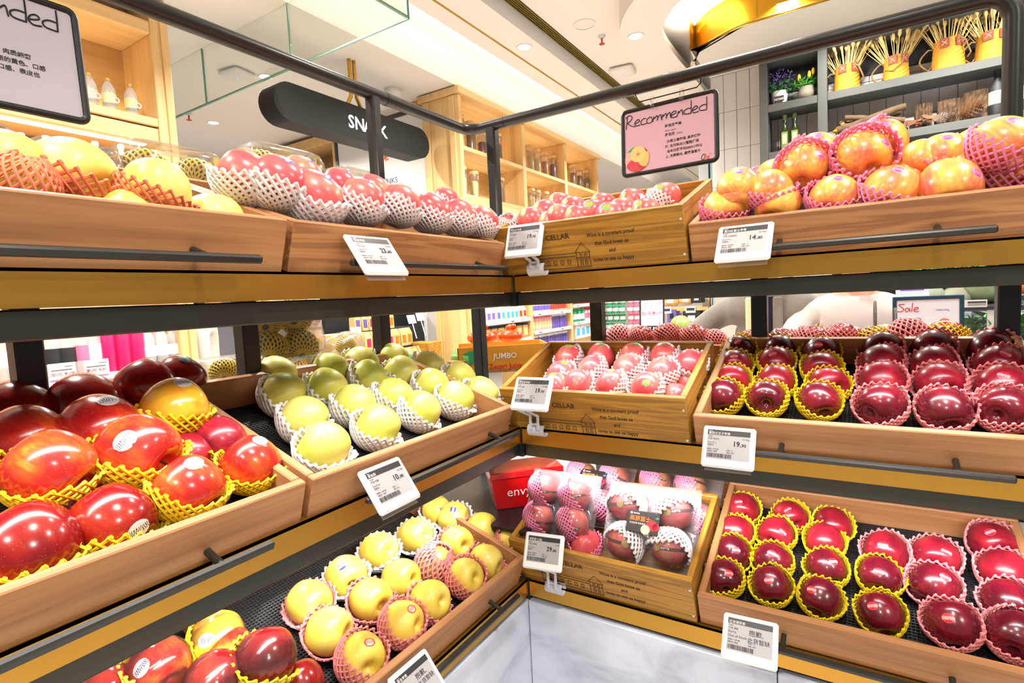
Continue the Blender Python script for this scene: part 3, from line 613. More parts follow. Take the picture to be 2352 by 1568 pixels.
# middle shelf, crimson apples in even rows
def c4(l, ox, oy, s): return [(ox+x/s, oy+y/s, r/s) for x, y, r in l]
DEP = lambda f, x, y: (f.hit(x, y, .06)-CAM).dot(_f)
rowsY = [[(255, 765, 135), (555, 775, 130), (920, 795, 140)], [(310, 655, 125), (615, 665, 140), (985, 685, 150)], [(330, 545, 120), (620, 530, 120), (935, 570, 135)], [(360, 440, 105), (640, 440, 120), (930, 460, 130)]]
rowsP = [[(1350, 825, 170), (1800, 855, 185), (2215, 850, 180)], [(1360, 660, 150), (1765, 675, 165), (2200, 695, 165)], [(1360, 535, 125), (1720, 550, 145), (2180, 545, 170)], [(1360, 440, 135), (1710, 430, 165), (2120, 435, 165)]]
for rows, col, net in ((rowsY, 'yellow', 'yellow'), (rowsP, 'pink', 'pink')):
    for i, row in enumerate(rows):
        for j, (x, y, r) in enumerate(row):
            rr = .0405 if col == 'yellow' else .0435
            st = (i, j, col) in ((3, 2, 'yellow'), (3, 0, 'yellow'), (2, 0, 'yellow'), (2, 1, 'yellow'), (1, 2, 'pink'), (2, 2, 'pink'))
            put('M4', 1580+x/3.047, 660+y/3.047, rr, 'ruby_shaded' if i in (0, 3) else 'ruby', f'crimson apple in {col} foam net, {ORD[j]} from crate side, {"front" if i == 0 else ORD[i]} row, middle shelf tray', 'crimson apples on the middle shelf', net=net, nax=((.35 if col == 'pink' and i else 0)*-1+J(.15), -.5+J(.12), 1), rim=1.3, stk='red' if st else None, sdir=(J(.3), -.6, 1))
# bottom shelf, dark red apples
L4 = [('y', 250, 855, 'front row, beside the crate'), ('y', 570, 905, 'front row, second from the crate'), ('y', 905, 990, 'front row, third from the crate'), ('y', 1315, 1095, 'front row, last in yellow net'),
      ('y', 305, 685, 'second row, beside the crate'), ('y', 580, 740, 'second row, second from the crate'), ('y', 945, 785, 'second row, third from crate'), ('y', 1310, 845, 'second row, fourth from the crate'),
      ('y', 330, 540, 'third row, beside the crate'), ('y', 605, 555, 'third row, second from the crate'), ('y', 935, 605, 'third row, third from the crate'), ('y', 375, 380, 'back row, beside the crate'), ('y', 700, 440, 'back row, second from the crate'), ('y', 990, 490, 'back row, third from the crate'),
      ('p', 1350, 675, 'on bare mat behind a yellow net'), ('p', 1690, 710, 'second of the bright pair at the back'), ('p', 2085, 615, 'at the back corner of the tray'), ('p', 1680, 905, 'tilted, behind the front pink net'), ('p', 1800, 1165, 'front row, net pulled up one side'), ('p', 2160, 815, 'second of the end column'), ('p', 2200, 1030, 'third of the end column'), ('p', 2235, 1250, 'front of the end column')]
for i, (c, x, y, w) in enumerate(L4):
    col = 'yellow' if c == 'y' else 'pink'
    put('L4', 1580+x/2.97, 1040+y/2.97, .041 if c == 'y' else .044, 'ruby_shaded' if i in (0, 1, 2, 3, 4, 5, 6, 7, 17, 18, 20, 21) else 'ruby', f'dark red apple in {col} net, {w}, bottom tray', 'dark red apples on the bottom shelf', net=col, nax=(J(.25), -.35+J(.15), 1), rim=1.3, stk='red' if i not in (10, 13, 19, 20, 21) else None, sdir=(J(.55), -.5+J(.2), 1))
# middle shelf pears
PR = [(680, 1180, 'nearest of all, at the front corner'), (1130, 1010, 'front row, deep dimple, second from corner'), (515, 945, 'second row, net bulging beside the wall'), (1490, 870, 'front row, third from the corner'), (935, 830, 'pale one in the middle of the tray'), (1785, 780, 'front row, green, fourth from the corner'), (1265, 760, 'third row, behind the dimpled one'), (2000, 730, 'front row, farthest, by the wine crate'),
      (340, 735, 'half shaded, net open toward the wall'), (700, 680, 'half shaded, greenish, near the middle'), (1585, 660, 'bright, behind the green front one'), (1050, 600, 'greenish bright one in third row'), (1815, 595, 'bright, second from crate end'), (1330, 555, 'fourth row, bright face'), (1560, 500, 'back row, small bright one at the end'), (275, 580, 'olive in shade at the wall corner'), (730, 540, 'olive in shade, back row, second from wall'), (995, 475, 'olive in shade, back row, third from wall'), (1260, 435, 'olive in shade, farthest of the back row')]
for i, (x, y, w) in enumerate(PR):
    put('M2', 560+x/3.675, 700+(y+25)/3.675, .0485, 'pear', f'yellow green pear in white net, {w}', 'pears on the middle shelf', name='pear', net='white', nax=(.2+J(.2), -.3+J(.15), 1), rim=1.55, axis=(.55+J(.3), -.75, -.25+J(.2)), stem=False)
# bottom shelf yellow apples
YA = [(800, 1400, 'pink', 'ring', 'red sticker, nearest of all'), (585, 1215, 'pink', None, 'large, bare top, front end'), (1080, 1165, 'pink', 'ring', 'red sticker, deep pink net'), (870, 1000, 'pink', None, 'tan scar, middle of tray'), (1270, 1010, 'pink', None, 'speckled, leaning over the front board'), (450, 1020, 'pink', None, 'net on its far side, by the bare mat'), (700, 840, 'white', 'blue', 'blue sticker, large'), (1075, 860, None, None, 'no net, centre of the tray'), (925, 665, 'white', None, 'second of the white row'),
      (1510, 850, 'pink', None, 'greenish in a pink cup by the front board'), (1650, 750, 'pink', None, 'large, over the front board near the crate'), (1300, 760, 'pink', None, 'almost covered by its pink net'), (1170, 560, 'white', None, 'third of the white row'), (1455, 620, 'pink', None, 'bare face beside the covered one'), (1820, 605, 'pink', None, 'small greenish, beside the price clip'), (1625, 515, 'pink', None, 'half shaded, behind the front row'), (1430, 440, 'white', 'blue', 'blue sticker, small, far back')]
for i, (x, y, n, s, w) in enumerate(YA):
    put('L2', 560+x/2.97, 1040+y/2.97, .046 if i != 14 else .042, 'yellow', f'yellow apple in {n} net, {w}' if n else f'yellow apple without a net, {w[8:]} of the bottom tray', 'yellow apples on the bottom shelf', net=n, nax=(-.45 + J(.15), .1, 1) if n == 'white' or i == 5 else (J(.2), -.25, 1), rim=1.0 if i in (0, 2, 9, 14) else 1.5, stk=s, sdir=(-.5, -.1, 1) if s == 'blue' else (.1, -.25, 1), axis=(J(.4), -.9, .3+J(.3)), full=(i == 11), stem=False)
put('L2', 1003, 1172, .042, 'yellow', 'yellow apple in white net half hidden under the shelf beam', 'yellow apples on the bottom shelf', net='white', rim=1.85)
# middle shelf heap of red and orange apples
HP = [(402, 938, .050, 'gold', .055, 'yellow', 'white', 'bright yellow and red apple in yellow net crowning the heap', 1.3), (233, 985, .054, 'blush', .035, None, 'white', 'large red orange apple with label on top, middle of the heap', 0), (60, 1010, .050, 'blush', .03, None, None, 'orange yellow apple at the cut off end of the heap', 0),
      (319, 1038, .054, 'blush', .045, 'yellow', 'white', 'red orange apple in yellow net, label on its shoulder', 1.85), (115, 1078, .050, 'blush', .05, 'yellow', None, 'largest red orange apple, in yellow net low in front', 1.85), (503, 1014, .044, 'ruby', .012, 'yellow', None, 'small pink red apple deep in yellow net beside the tray wall', 1.3), (577, 1066, .046, 'blush', .012, 'yellow', 'white', 'orange apple with label in the tray corner', 1.55),
      (433, 1122, .047, 'blush', .02, 'yellow', 'white', 'red apple with label on top beside the tray corner', 1.85), (259, 1203, .050, 'garnet', .0, 'yellow', 'white', 'deep red apple with large white label facing out', 1.85), (66, 1258, .052, 'garnet', .0, 'yellow', None, 'glossy dark red apple in yellow net at the front board', 1.55), (430, 1050, .042, 'ruby', .0, None, None, 'red apple wedged deep between netted ones', 0),
      (335, 890, .052, 'garnet', .03, None, None, 'dark shaded red brown apple, tall, back of the heap', 0), (412, 872, .048, 'garnet', .03, None, 'dark', 'dark shaded apple with dark label behind the tall one', 0), (195, 930, .054, 'garnet', .02, None, None, 'dark shaded apple by the dark post', 0), (38, 948, .050, 'garnet', .02, None, None, 'dark shaded apple at the cut off end, back row', 0), (150, 1150, .050, 'garnet', .0, None, None, 'red apple hidden under the largest one', 0)]
for px, py, r, k, lift, n, s, w, rim in HP:
    put('M1', px, py, r, k, w, 'red and orange apples heaped on the middle shelf', lift=lift, net=n, nax=(.15+J(.1), .05+J(.1), 1), rim=1.5, stk=s, sdir=(.15, -.95, .25) if px == 259 else (-.7, -.5, .8) if px == 319 else (.1, -.15, 1), ssz=1.25, axis=(.4+J(.3), -.8, -.3+J(.2)))
# top shelf pink apples in white nets
for px, py, r, w, dp in [(563, 412, .046, 'first by the yellow apples, blue label on top', 0.105), (636, 424, .047, 'second from the yellow apples, net pulled high', 0.075), (718, 460, .051, 'largest, orange face, at the front board', .058), (827, 465, .046, 'fourth along the front', 0.06), (916, 472, .044, 'wrinkled face, fifth along the front', 0.062), (988, 490, .045, 'sixth along the front', 0.062), (1052, 500, .044, 'seventh along the front', 0.062), (1107, 512, .043, 'last, by the wine crate', 0.062), (690, 410, .042, 'peeping out behind the largest', 0.14), (778, 432, .040, 'behind the largest on its far side', 0.14), (855, 444, .040, 'back row, small, before the steel post', 0.15), (1022, 468, .040, 'back row behind the seventh', 0.14)]:
    put('T2', px, py, r, 'pink', f'pink apple in white net, {w}', 'pink apples on the top shelf', net='white', nax=(.22+J(.1), .1, 1), rim=1.5, stk='blue', sdir=(.3+J(.2), -.35, 1), axis=(.6, -.6, -.3), dep=dp)
# top shelf wine crate
for i, (x, y, r, w) in enumerate([(410, 490, 120, 'beside the price tag'), (545, 410, 108, 'second row, crate end'), (690, 330, 110, 'back row, crate end, highest'), (610, 525, 85, 'small, low at front board'), (700, 460, 90, 'pale, half in its net'), (830, 380, 110, 'third row, centre'), (870, 475, 140, 'dark, front, green label facing out'), (1040, 410, 100, 'centre, label on top'), (1125, 340, 120, 'back row, centre'), (1215, 450, 110, 'pale, front row, in a net'), (1330, 400, 125, 'dark, label at its side'), (1430, 300, 130, 'dark, back row'), (1560, 410, 140, 'front row, label cut by the board'), (1690, 300, 140, 'in a net, far corner'), (1770, 245, 140, 'topmost, net peaked behind it')]):
    put('T3', 1130+x/4.438, 400+y/4.438, .040, 'pink', f'pink apple, {w}, top wine crate', 'pink apples in the top wine crate', dep=.20 if y < 345 else .065 if y > 435 else .13, net='white' if i in (0, 4, 9, 13, 14) else None, nax=(.6, .4, 1) if i > 10 else (J(.4), J(.3), 1), rim=1.55, stk='green', sdir=(-.2+J(.3), -.7, .9), axis=(J(.3), .6, 1), stem=False)
put('T3', 1172, 524, .034, 'pink', 'pink apple wrapped in white net behind the price tag', 'pink apples in the top wine crate', dep=.06, net='white', full=True)
# middle wine crate
for i, (x, y, w) in enumerate([(1055, 525, 'back row, first, stem showing'), (1320, 515, 'back row, second, bare of net'), (1605, 515, 'back row, third'), (1865, 515, 'back row, fourth'), (2085, 580, 'dim, in the far corner'), (990, 665, 'pale, second row, first'), (1250, 620, 'orange cheek, second row, second'), (1550, 615, 'second row, third'), (1840, 645, 'second row, fourth, net pulled round'), (1130, 745, 'deep pink, front row, first whole one'), (1415, 750, 'front row, second, label on top'), (1710, 775, 'front row, green label facing out'), (940, 775, 'peeping out behind the price tag'), (2050, 725, 'low at the crate wall'), (1960, 850, 'lowest in the front corner')]):
    put('M3', 1020+x/3.675, 680+y/3.675, .039 if i not in (13, 14) else .032, 'pink', f'pink apple, {w}, middle wine crate', 'pink apples in the middle wine crate', h=.095 if i < 13 else .06, net='white' if i not in (1, 13, 14) else None, nax=(-.1+J(.3), -.2, 1), rim=1.3, stk='green' if i in (0, 1, 2, 3, 5, 10, 11, 12) else None, sdir=(.25, -.75, .8) if i == 11 else (.2+J(.3), .1, 1), axis=(J(.3), -.7, -.4), stem=(i in (0,)))
# top shelf orange apples in pink nets
OA = [(400, 520, .044, 0, None, 'rosy, back row at crate end'), (310, 660, .045, 0, 'rose', 'green gold, front corner at crate end'), (390, 575, .042, 0, None, 'half hidden behind the corner one'), (670, 630, .045, 0, None, 'rosy gold, front, second from crate end'), (622, 535, .043, .02, 'rose', 'gold, behind the second, beside a net'), (640, 455, .042, .02, 'rose', 'mostly hidden behind the big netted pair'), (850, 375, .046, .085, 'rose', 'striped rosy, in the first big pink net'), (925, 290, .046, .10, 'rose', 'red top with label, behind the striped one'), (1255, 295, .048, .115, 'rose', 'golden, in the biggest pink net'), (1375, 215, .047, .135, 'rose', 'topmost, magenta label on its shoulder'),
      (1050, 580, .044, 0, 'rose', 'rosy, under the big netted pair'), (1440, 540, .048, .0, 'rose', 'golden, under the biggest net'), (1535, 440, .043, .03, 'rose', 'rosy, wedged under the topmost'), (1840, 510, .050, .0, None, 'golden with side label, front board'), (1890, 390, .048, .035, None, 'golden with side label, second tier'), (1790, 315, .046, .05, 'rose', 'gold with top label, third tier'), (1640, 350, .044, .03, None, 'plain gold, back row, beside a net'), (2210, 225, .050, .085, 'rose', 'rosy gold, high at the far end'), (2280, 400, .050, .03, 'rose', 'green gold in net, cut off at far end'), (2030, 265, .046, .075, 'rose', 'hidden in a pale pink net, far end')]
for i, (x, y, r, lift, n, w) in enumerate(OA):
    put('T4', 1560+x/2.97, 260+y/2.97, r, 'peach', f'orange pink apple, {w}', 'orange apples on the top shelf', dep=.055 if y > 500 else .10 if i in (6, 8, 17) else .16 if i in (7, 9, 19) else .13, net=n, nax=(.15, -.95, .45) if i in (6, 8) else (.9, -.1, .3) if i == 9 else (.3+J(.3), -.25, 1), rim=1.0 if i in (6, 8) else 1.3, stk='pink' if i not in (1, 2, 4, 5, 16) else None, sdir=(.75, -.45, .55) if i in (6, 8, 13, 14) else (.2, -.4, 1), axis=(J(.5), -.8, -.45) , stem=False, nsc=1.1 if i in (6, 8) else 1)
# top shelf yellow apples, nearest
for px, py, r, lift, n, w in [(168, 405, .050, .045, 'orange', 'biggest, dark calyx facing out, heaped highest'), (15, 385, .044, .045, None, 'cut off at the end of the tray, beside the biggest'), (360, 440, .044, .02, 'orange', 'low beside the biggest, in torn net'), (300, 506, .040, -.012, None, 'mostly sunk below the front board'), (492, 512, .044, -.012, None, 'sunk in the corner by the tray wall'), (46, 432, .034, .0, 'orange', 'wrapped in orange net at the front board')]:
    put('T1', px, py, r, 'citron', f'yellow apple, {w}', 'yellow apples on the top shelf', dep=.12 if px in (168, 15) else .075, net=n, nax=(.25, .1, 1), rim=1.5, full=(px == 46), axis=(.35, -.85, -.15) if px == 168 else (.2, .5, .8), stem=False)
# ------------------------------------------------------------ film wrapped apples, blister packs, clamshells
g = G(); g.ell((0, 0, 0), (1.07, 1.07, 1.0), 20, 12); FILM = mesh('clear_film', g, M['film'], 180)
for px, py, r, k, lift, n, fm, w in [(500, 1466, .046, 'gold', .02, 'yellow', True, 'yellow red apple in film, farthest from the camera in the bottom corner tray'), (364, 1532, .048, 'blush', .02, 'yellow', True, 'red yellow apple in film with a white label, bottom corner tray'), (609, 1512, .050, 'garnet', .055, 'yellow', True, 'glossy dark red apple under film standing highest, bottom corner tray'),
                                  (530, 1500, .042, 'blush', .02, None, False, 'plain red apple half hidden behind the glossy one, bottom corner tray'), (492, 1566, .047, 'garnet', .04, None, True, 'dark red apple under arched film, cut by the photo edge'), (690, 1575, .042, 'garnet', .0, 'yellow', False, 'apple deep in yellow net at the tray corner, cut by the photo edge'), (232, 1590, .045, 'garnet', .0, None, True, 'apple under lilac film, mostly out of sight')]:
    o = put('L1', px, py, r, k, w, 'film wrapped apples on the bottom shelf', lift=lift, net=n, rim=1.55, nax=(.4, -.1, 1), stk='white' if py in (1532, 1466) else None, sdir=(-.8, -.3, .7), ssz=1.3, stem=False)
    if fm: obj('clear_film', FILM, o)

def band_mesh():
    g = G(); N = 40
    vs = [(1.025*cos(2*pi*k/N), 1.025*sin(2*pi*k/N), z) for z in (-.085, .085) for k in range(N)]
    g.add(vs, [(k, (k+1) % N, N+(k+1) % N, N+k) for k in range(N)]); return mesh('paper_band', g, M['maroon'], 180)
BAND = band_mesh()
g = G(); g.disc(Matrix(), 0, 0, .2, 24); g.add([(.2*(1.12 if k % 2 else .95)*cos(2*pi*k/40), .2*(1.12 if k % 2 else .95)*sin(2*pi*k/40), -.006) for k in range(40)], [tuple(range(40))]); SEAL = mesh('gold_seal', g, M['gold2'])
g = G(); g.text('高原苹果', .12, T(-.27, -.04, 0), 'L', True); BTXT = mesh('band_print', g, M['white'])
def smooth_max(v): return max(v)
def pack(label, pxs, n, p0, net, words, card=None, r=.043, band=True):
    n = V(n).normalized(); C = [on(x, y, n, p0) for x, y in pxs]; c = sum(C, V())/4
    ex = ((C[1]-C[0])+(C[3]-C[2]))/2; ey = ((C[0]-C[2])+(C[1]-C[3]))/2
    sx, sy = ex.length, ey.length; ex.normalize(); ey = (ey-ex*ey.dot(ex)).normalized(); ez = ex.cross(ey)
    m = frame(c, ex, ey); t = thing('blister_pack', label, 'fruit pack', m, 'clear blister packs of apples')
    loc = [((p-c).dot(ex), (p-c).dot(ey)) for p in C]; w, hh = sx/2+r*1.28, sy/2+r*1.28
    R = r*1.13; g = G(); NX = 46; vs = []; base = -r*.45
    for j in range(NX+1):
        for i in range(NX+1):
            x, y = -w+2*w*i/NX, -hh+2*hh*j/NX; z = base
            for a, b in loc:
                d = ((x-a)**2+(y-b)**2)
                if d < R*R: z = max(z, (R*R-d)**.5)
                z = max(z, base+.030*math.exp(-((x-a)**2+(y-b)**2)/(R*R*1.3)))
            vs.append((x, y, z))
    q = NX+1; g.add(vs, [(j*q+i, j*q+i+1, (j+1)*q+i+1, (j+1)*q+i) for j in range(NX) for i in range(NX)])
    mk('lid', g, M['plastic'], t, 180)
    g = G(); g.box((-w-.006, -hh-.006, base-.002), (w+.006, hh+.006, base-.0005), .0005)
    for x, y in ((w-.004, .012), (-w+.004, -.012)): g.lathe([(.008, base), (.008, base+.006), (.006, base+.007)], 14, (x, y, 0))
    mk('base_tray', g, M['plastic'], t, 40)
    for (p, wd) in zip(C, words):
        o = fruit_at(p, r, 'pink' if net == 'white' else 'peach' if 'pale' in wd else 'pink', 'apple', wd, 'apple', 'apples inside the blister packs', ex*J(.3)+ey*.8+ez*.2, net, ex*J(.8)-ey*.8+ez*.35 if net == 'white' else ex*.8+ey*.5-ez*.3, 1.3 if net == 'white' else 1.55, stem=False)
        if band:
            inv = o.matrix_basis.inverted()
            ax = (ey+ez*.25+ex*J(.25)).normalized(); sx_ = (ez-ax*ez.dot(ax)).normalized(); bm = frame(p, ax.cross(sx_), ax, sx_) ; bm2 = frame(p, sx_, ax.cross(sx_), ax) @ Matrix.Scale(r, 4)
            b = obj('paper_band', BAND, o, inv @ bm2); a0 = J(.6)
            d = Matrix.Rotation(a0, 4, 'Z') @ T(1.045, 0, 0) @ frame((0, 0, 0), (0, 1, 0), (0, 0, 1)); obj('gold_seal', SEAL, b, d)
            obj('band_print', BTXT, b, Matrix.Rotation(a0+.48, 4, 'Z') @ T(1.035, 0, 0) @ frame((0, 0, 0), (0, 1, 0), (0, 0, 1)))
    if card:
        q = on(card[0], card[1], n, V(p0)+n*r*1.05); x, y = (q-c).dot(ex), (q-c).dot(ey); a = card[2]
        cm = T(x, y, R*card[3]) @ Matrix.Rotation(a, 4, 'Z'); g = G(); g.box((-.041, -.026, -.0006), (.041, .026, .0006)); cd_ = mk('label_card', g, pm('card_black', (40, 34, 36), .35, coat=.4), t, None, cm)
        g = G(); g.text('高原富士', .0135, T(-.034, .002, .001), 'L', True); mk('gold_print', g, M['orange'], cd_)
        g = G(); g.text('优选好果 新鲜直达', .005, T(-.033, -.007, .001)); g.disc(T(0, 0, .001), -.031, .019, .003, 14); g.text('高原果园', .004, T(-.026, .0175, .001)); mk('white_print', g, M['white'], cd_)
        g = G(); g.disc(T(0, 0, .0011), .024, -.006, .0135, 24); g.disc(T(0, 0, .0011), .034, -.008, .009, 20); mk('apple_picture', g, M['red'], cd_)
        g = G(); g.disc(T(0, 0, .0014), .009, -.018, .0115, 24); mk('cut_apple_picture', g, M['cream'], cd_)
        g = G(); g.add([(.030, .012, .0013), (.036, .017, .0013), (.041, .014, .0013), (.036, .011, .0013)], [(0, 1, 2, 3)]); mk('leaf_picture', g, M['green'], cd_)
f3 = TR['L3']
def p3(px, py, h): return f3.hit(px, py, h)
# back packs first, then the two in front
pack('clear blister pack at the back of the bottom crate, label card facing out', [(1335, 1088), (1410, 1097), (1312, 1148), (1386, 1158)], f3.dir((0, -.45, 1)), p3(1386, 1158, .10), 'rose', ['pale apple at back pack, under the label card', 'pale apple with gold seal, back pack, high', 'apple hidden low in the back pack behind front pack', 'bright apple with gold seal between the two front packs'], (1360, 1098, -.05, .95))
pack('clear blister pack in the far back corner of the bottom crate', [(1505, 1103), (1586, 1117), (1520, 1180), (1606, 1192)], f3.dir((0, -.30, 1)), p3(1606, 1192, .08), 'rose', ['pale bright apple under the shelf beam, corner pack', 'pale apple with maroon band, corner pack, crate wall', 'apple of the corner pack hidden behind the white net pack', 'apple in rose net low at the crate wall, corner pack'])
pack('clear blister pack with rose nets at the crate end beside the red box', [(1249, 1122), (1319, 1138), (1237, 1190), (1315, 1201)], f3.dir((-.1, -.75, .8)), p3(1276, 1195, .115), 'rose', ['apple in rose net nearest the red box, upper row', 'apple in rose net, upper row, second from red box', 'apple with maroon band, lower row, nearest the red box', 'apple with gold seal, lower row, above the price tag'])
pack('clear blister pack with white nets and black label card in front', [(1440, 1156), (1545, 1174), (1437, 1243), (1538, 1256)], f3.dir((.05, -.62, .8)), p3(1490, 1245, .095), 'white', ['apple with band behind the black card, white net', 'largest apple with gold seal, white net, upper row', 'apple with gold seal, white net, under the card', 'apple deep in white net at the front crate corner'], (1477, 1199, -.03, 1.0), r=.046)
for px, py, w in ((1345, 1252, 'apple in rose net under the rose pack, at front board'),):
    fruit_at(p3(px, py, .075), .040, 'pink', 'apple', w, 'apple', None, (0, 0, 1), 'rose', (0, -.3, 1), 1.3, stem=False)

def clamshell(label, c, ex, ey, L, Wd, H, nf, words, olive='olive', r=.05, name='clamshell'):
    ex, ey = V(ex).normalized(), V(ey).normalized(); m = frame(c, ex, ey); t = thing(name, label, 'fruit pack', m, 'clear clamshells of yellow netted fruit')
    g = G(); N = 28; prof = []
    vs = []; rings = [(0, 1.0, .98), (.15, 1.0, 1), (.5, .99, .98), (.8, .95, .92), (.95, .88, .84), (1.0, .78, .72), (1.0, .01, .01)]
    for z, a, b in rings:
        for k in range(N*2):
            th = 2*pi*k/(N*2); cx, cy = cos(th), sin(th); q = (abs(cx)**5+abs(cy)**5)**(-1/5)
            rib = 1+.012*cos(th*28)*(1 if z < .9 else 0); vs.append((cx*q*L/2*a*rib, cy*q*Wd/2*b*rib, H*z))
    n2 = N*2; g.add(vs, [(i*n2+k, i*n2+(k+1) % n2, (i+1)*n2+(k+1) % n2, (i+1)*n2+k) for i in range(len(rings)-1) for k in range(n2)]); mk('lid', g, M['plastic'], t, 70)
    g = G(); g.box((-L/2-.008, -Wd/2-.008, -.003), (L/2+.008, Wd/2+.008, 0), .001); mk('base_tray', g, M['plastic'], t)
    for (fx, fy), w in zip(nf, words):
        P = m @ V((fx*L, fy*Wd, r*.93)); fruit_dark(P, r, w, ex, ey)
FX['olive'] = fruit('dark_olive_skin', [(.3, (44, 38, 14)), (.6, (70, 60, 22)), (.8, (96, 84, 30))], 1.2, rough=.3)
def fruit_dark(P, r, w, ex, ey): fruit_at(P, r, 'olive', 'fruit', w, 'fruit', 'dark fruit in yellow nets', ex*.2+ey*.6, 'olive', V((ex*.15-ey*.1)*J(1)+V((.75, -.55, -.35)))*-1, 1.0, stem=False, full=True)
c = (at(285, 418, 0, -.53)+at(520, 440, 0, -.53))/2
clamshell('clear clamshell of two yellow netted fruits behind the yellow apples', V((c.x-.03, c.y, c.z-.02)), (0, 1, 0), (-1, 0, 0), .225, .12, .11, [(-.24, 0), (.25, 0)], ['dark fruit in gold net, clamshell behind yellow apples, nearer one', 'dark fruit in gold net, clamshell behind yellow apples, farther one'], r=.047)
c = at(660, 425, 0, -.53)
clamshell('clear clamshell of yellow netted fruit behind the pink apples', c-V((.02, 0, .015)), (0, 1, 0), (-1, 0, 0), .24, .12, .11, [(-.24, 0), (.25, 0)], ['dark fruit in gold net behind the pink apples, first', 'dark fruit in gold net behind the pink apples, second'], r=.047)
c = at(800, 452, 0, -.53)
clamshell('clear clamshell of yellow netted fruit just before the steel rail post', c-V((.02, -.05, .015)), (0, 1, 0), (-1, 0, 0), .22, .12, .10, [(-.24, 0), (.25, 0)], ['dark fruit in gold net by the rail post, first', 'dark fruit in gold net by the rail post, second'], r=.044)
# short clear tray of coral netted fruit behind the yellow apples
c = at(255, 425, 0, -.50)
clamshell('low clear clamshell of coral netted fruit beside the biggest yellow apple', c-V((.0, .06, .01)), (0, 1, 0), (-1, 0, 0), .15, .11, .075, [(0, 0)], ['dark fruit in a net inside the low clear clamshell'], r=.036)
c = at(20, 360, 0, -.45)
clamshell('rounded clear clamshell cut off at the end of the top shelf', c-V((.02, .06, .05)), (0, 1, 0), (-1, 0, 0), .15, .11, .10, [(0, 0)], ['dark fruit in a net inside the cut off clamshell'], r=.042)
# pack of four standing behind the pears, two more on the far side
a, b, d = at(597, 850, 0, -.50), at(720, 838, 0, -.50), V((-.28, 0, 1)).normalized()
m_ = (a+b)/2+d*.07; clamshell('clear four pack of gold netted fruit standing upright behind the pears', m_-V((.03, 0, -.015)), (0, 1, 0), d, .20, .175, .095, [(-.22, .22), (.24, .24), (-.26, -.25), (.2, -.27)], ['dark fruit in gold net, upright four pack, top near', 'dark fruit in gold net, upright four pack, top far', 'dark fruit in gold net, upright four pack, low near', 'dark fruit in gold net, upright four pack, low far'], r=.042)
c = at(490, 868, 0, -.62); clamshell('flat clear clamshell beyond the dark post, behind the red apples', c-V((0, 0, .02)), (0, 1, 0), (-1, 0, 0), .30, .14, .07, [(.1, 0)], ['dark fruit in gold net in the flat clamshell'], r=.032)
c = at(790, 800, 0, -.60); clamshell('small tilted clear clamshell behind the shaded pears', c-V((0, 0, .02)), (0, 1, .3), (-1, 0, .2), .12, .09, .06, [(.1, 0)], ['dark fruit in gold net in the small tilted clamshell'], r=.028)

# red gift box in the corner of the bottom shelf
bl, br = V((-.158, .098, .768)), V((-.06, .196, .768))
ex = (br-bl).normalized(); m = frame(bl, ex, V((0, 0, 1)).cross(ex), (0, 0, 1)); t = thing('gift_box', 'bright red tapered card box with white envy lettering in the shelf corner', 'box', m)
Lb = .19
g = G(); lo, hi = [(0, 0), (Lb, 0), (Lb, .09), (0, .09)], [(-.016, -.016), (Lb+.016, -.016), (Lb+.016, .10), (-.016, .10)]
g.add([(x, y, 0) for x, y in lo]+[(x, y, .098) for x, y in hi], [(3, 2, 1, 0), (0, 1, 5, 4), (1, 2, 6, 5), (2, 3, 7, 6), (3, 0, 4, 7)]); bx = mk('body', g, M['redbox'], t)
g = G(); g.box((-.02, -.02, .098), (Lb+.02, .104, .118), .002); mk('lid', g, M['redbox'], t)
fm = frame((.030, -.0092, .040), (1, 0, 0), V((0, -.016, .098)).normalized()); g = G(); g.text('envy', .042, fm); mk('print', g, M['white'], bx)

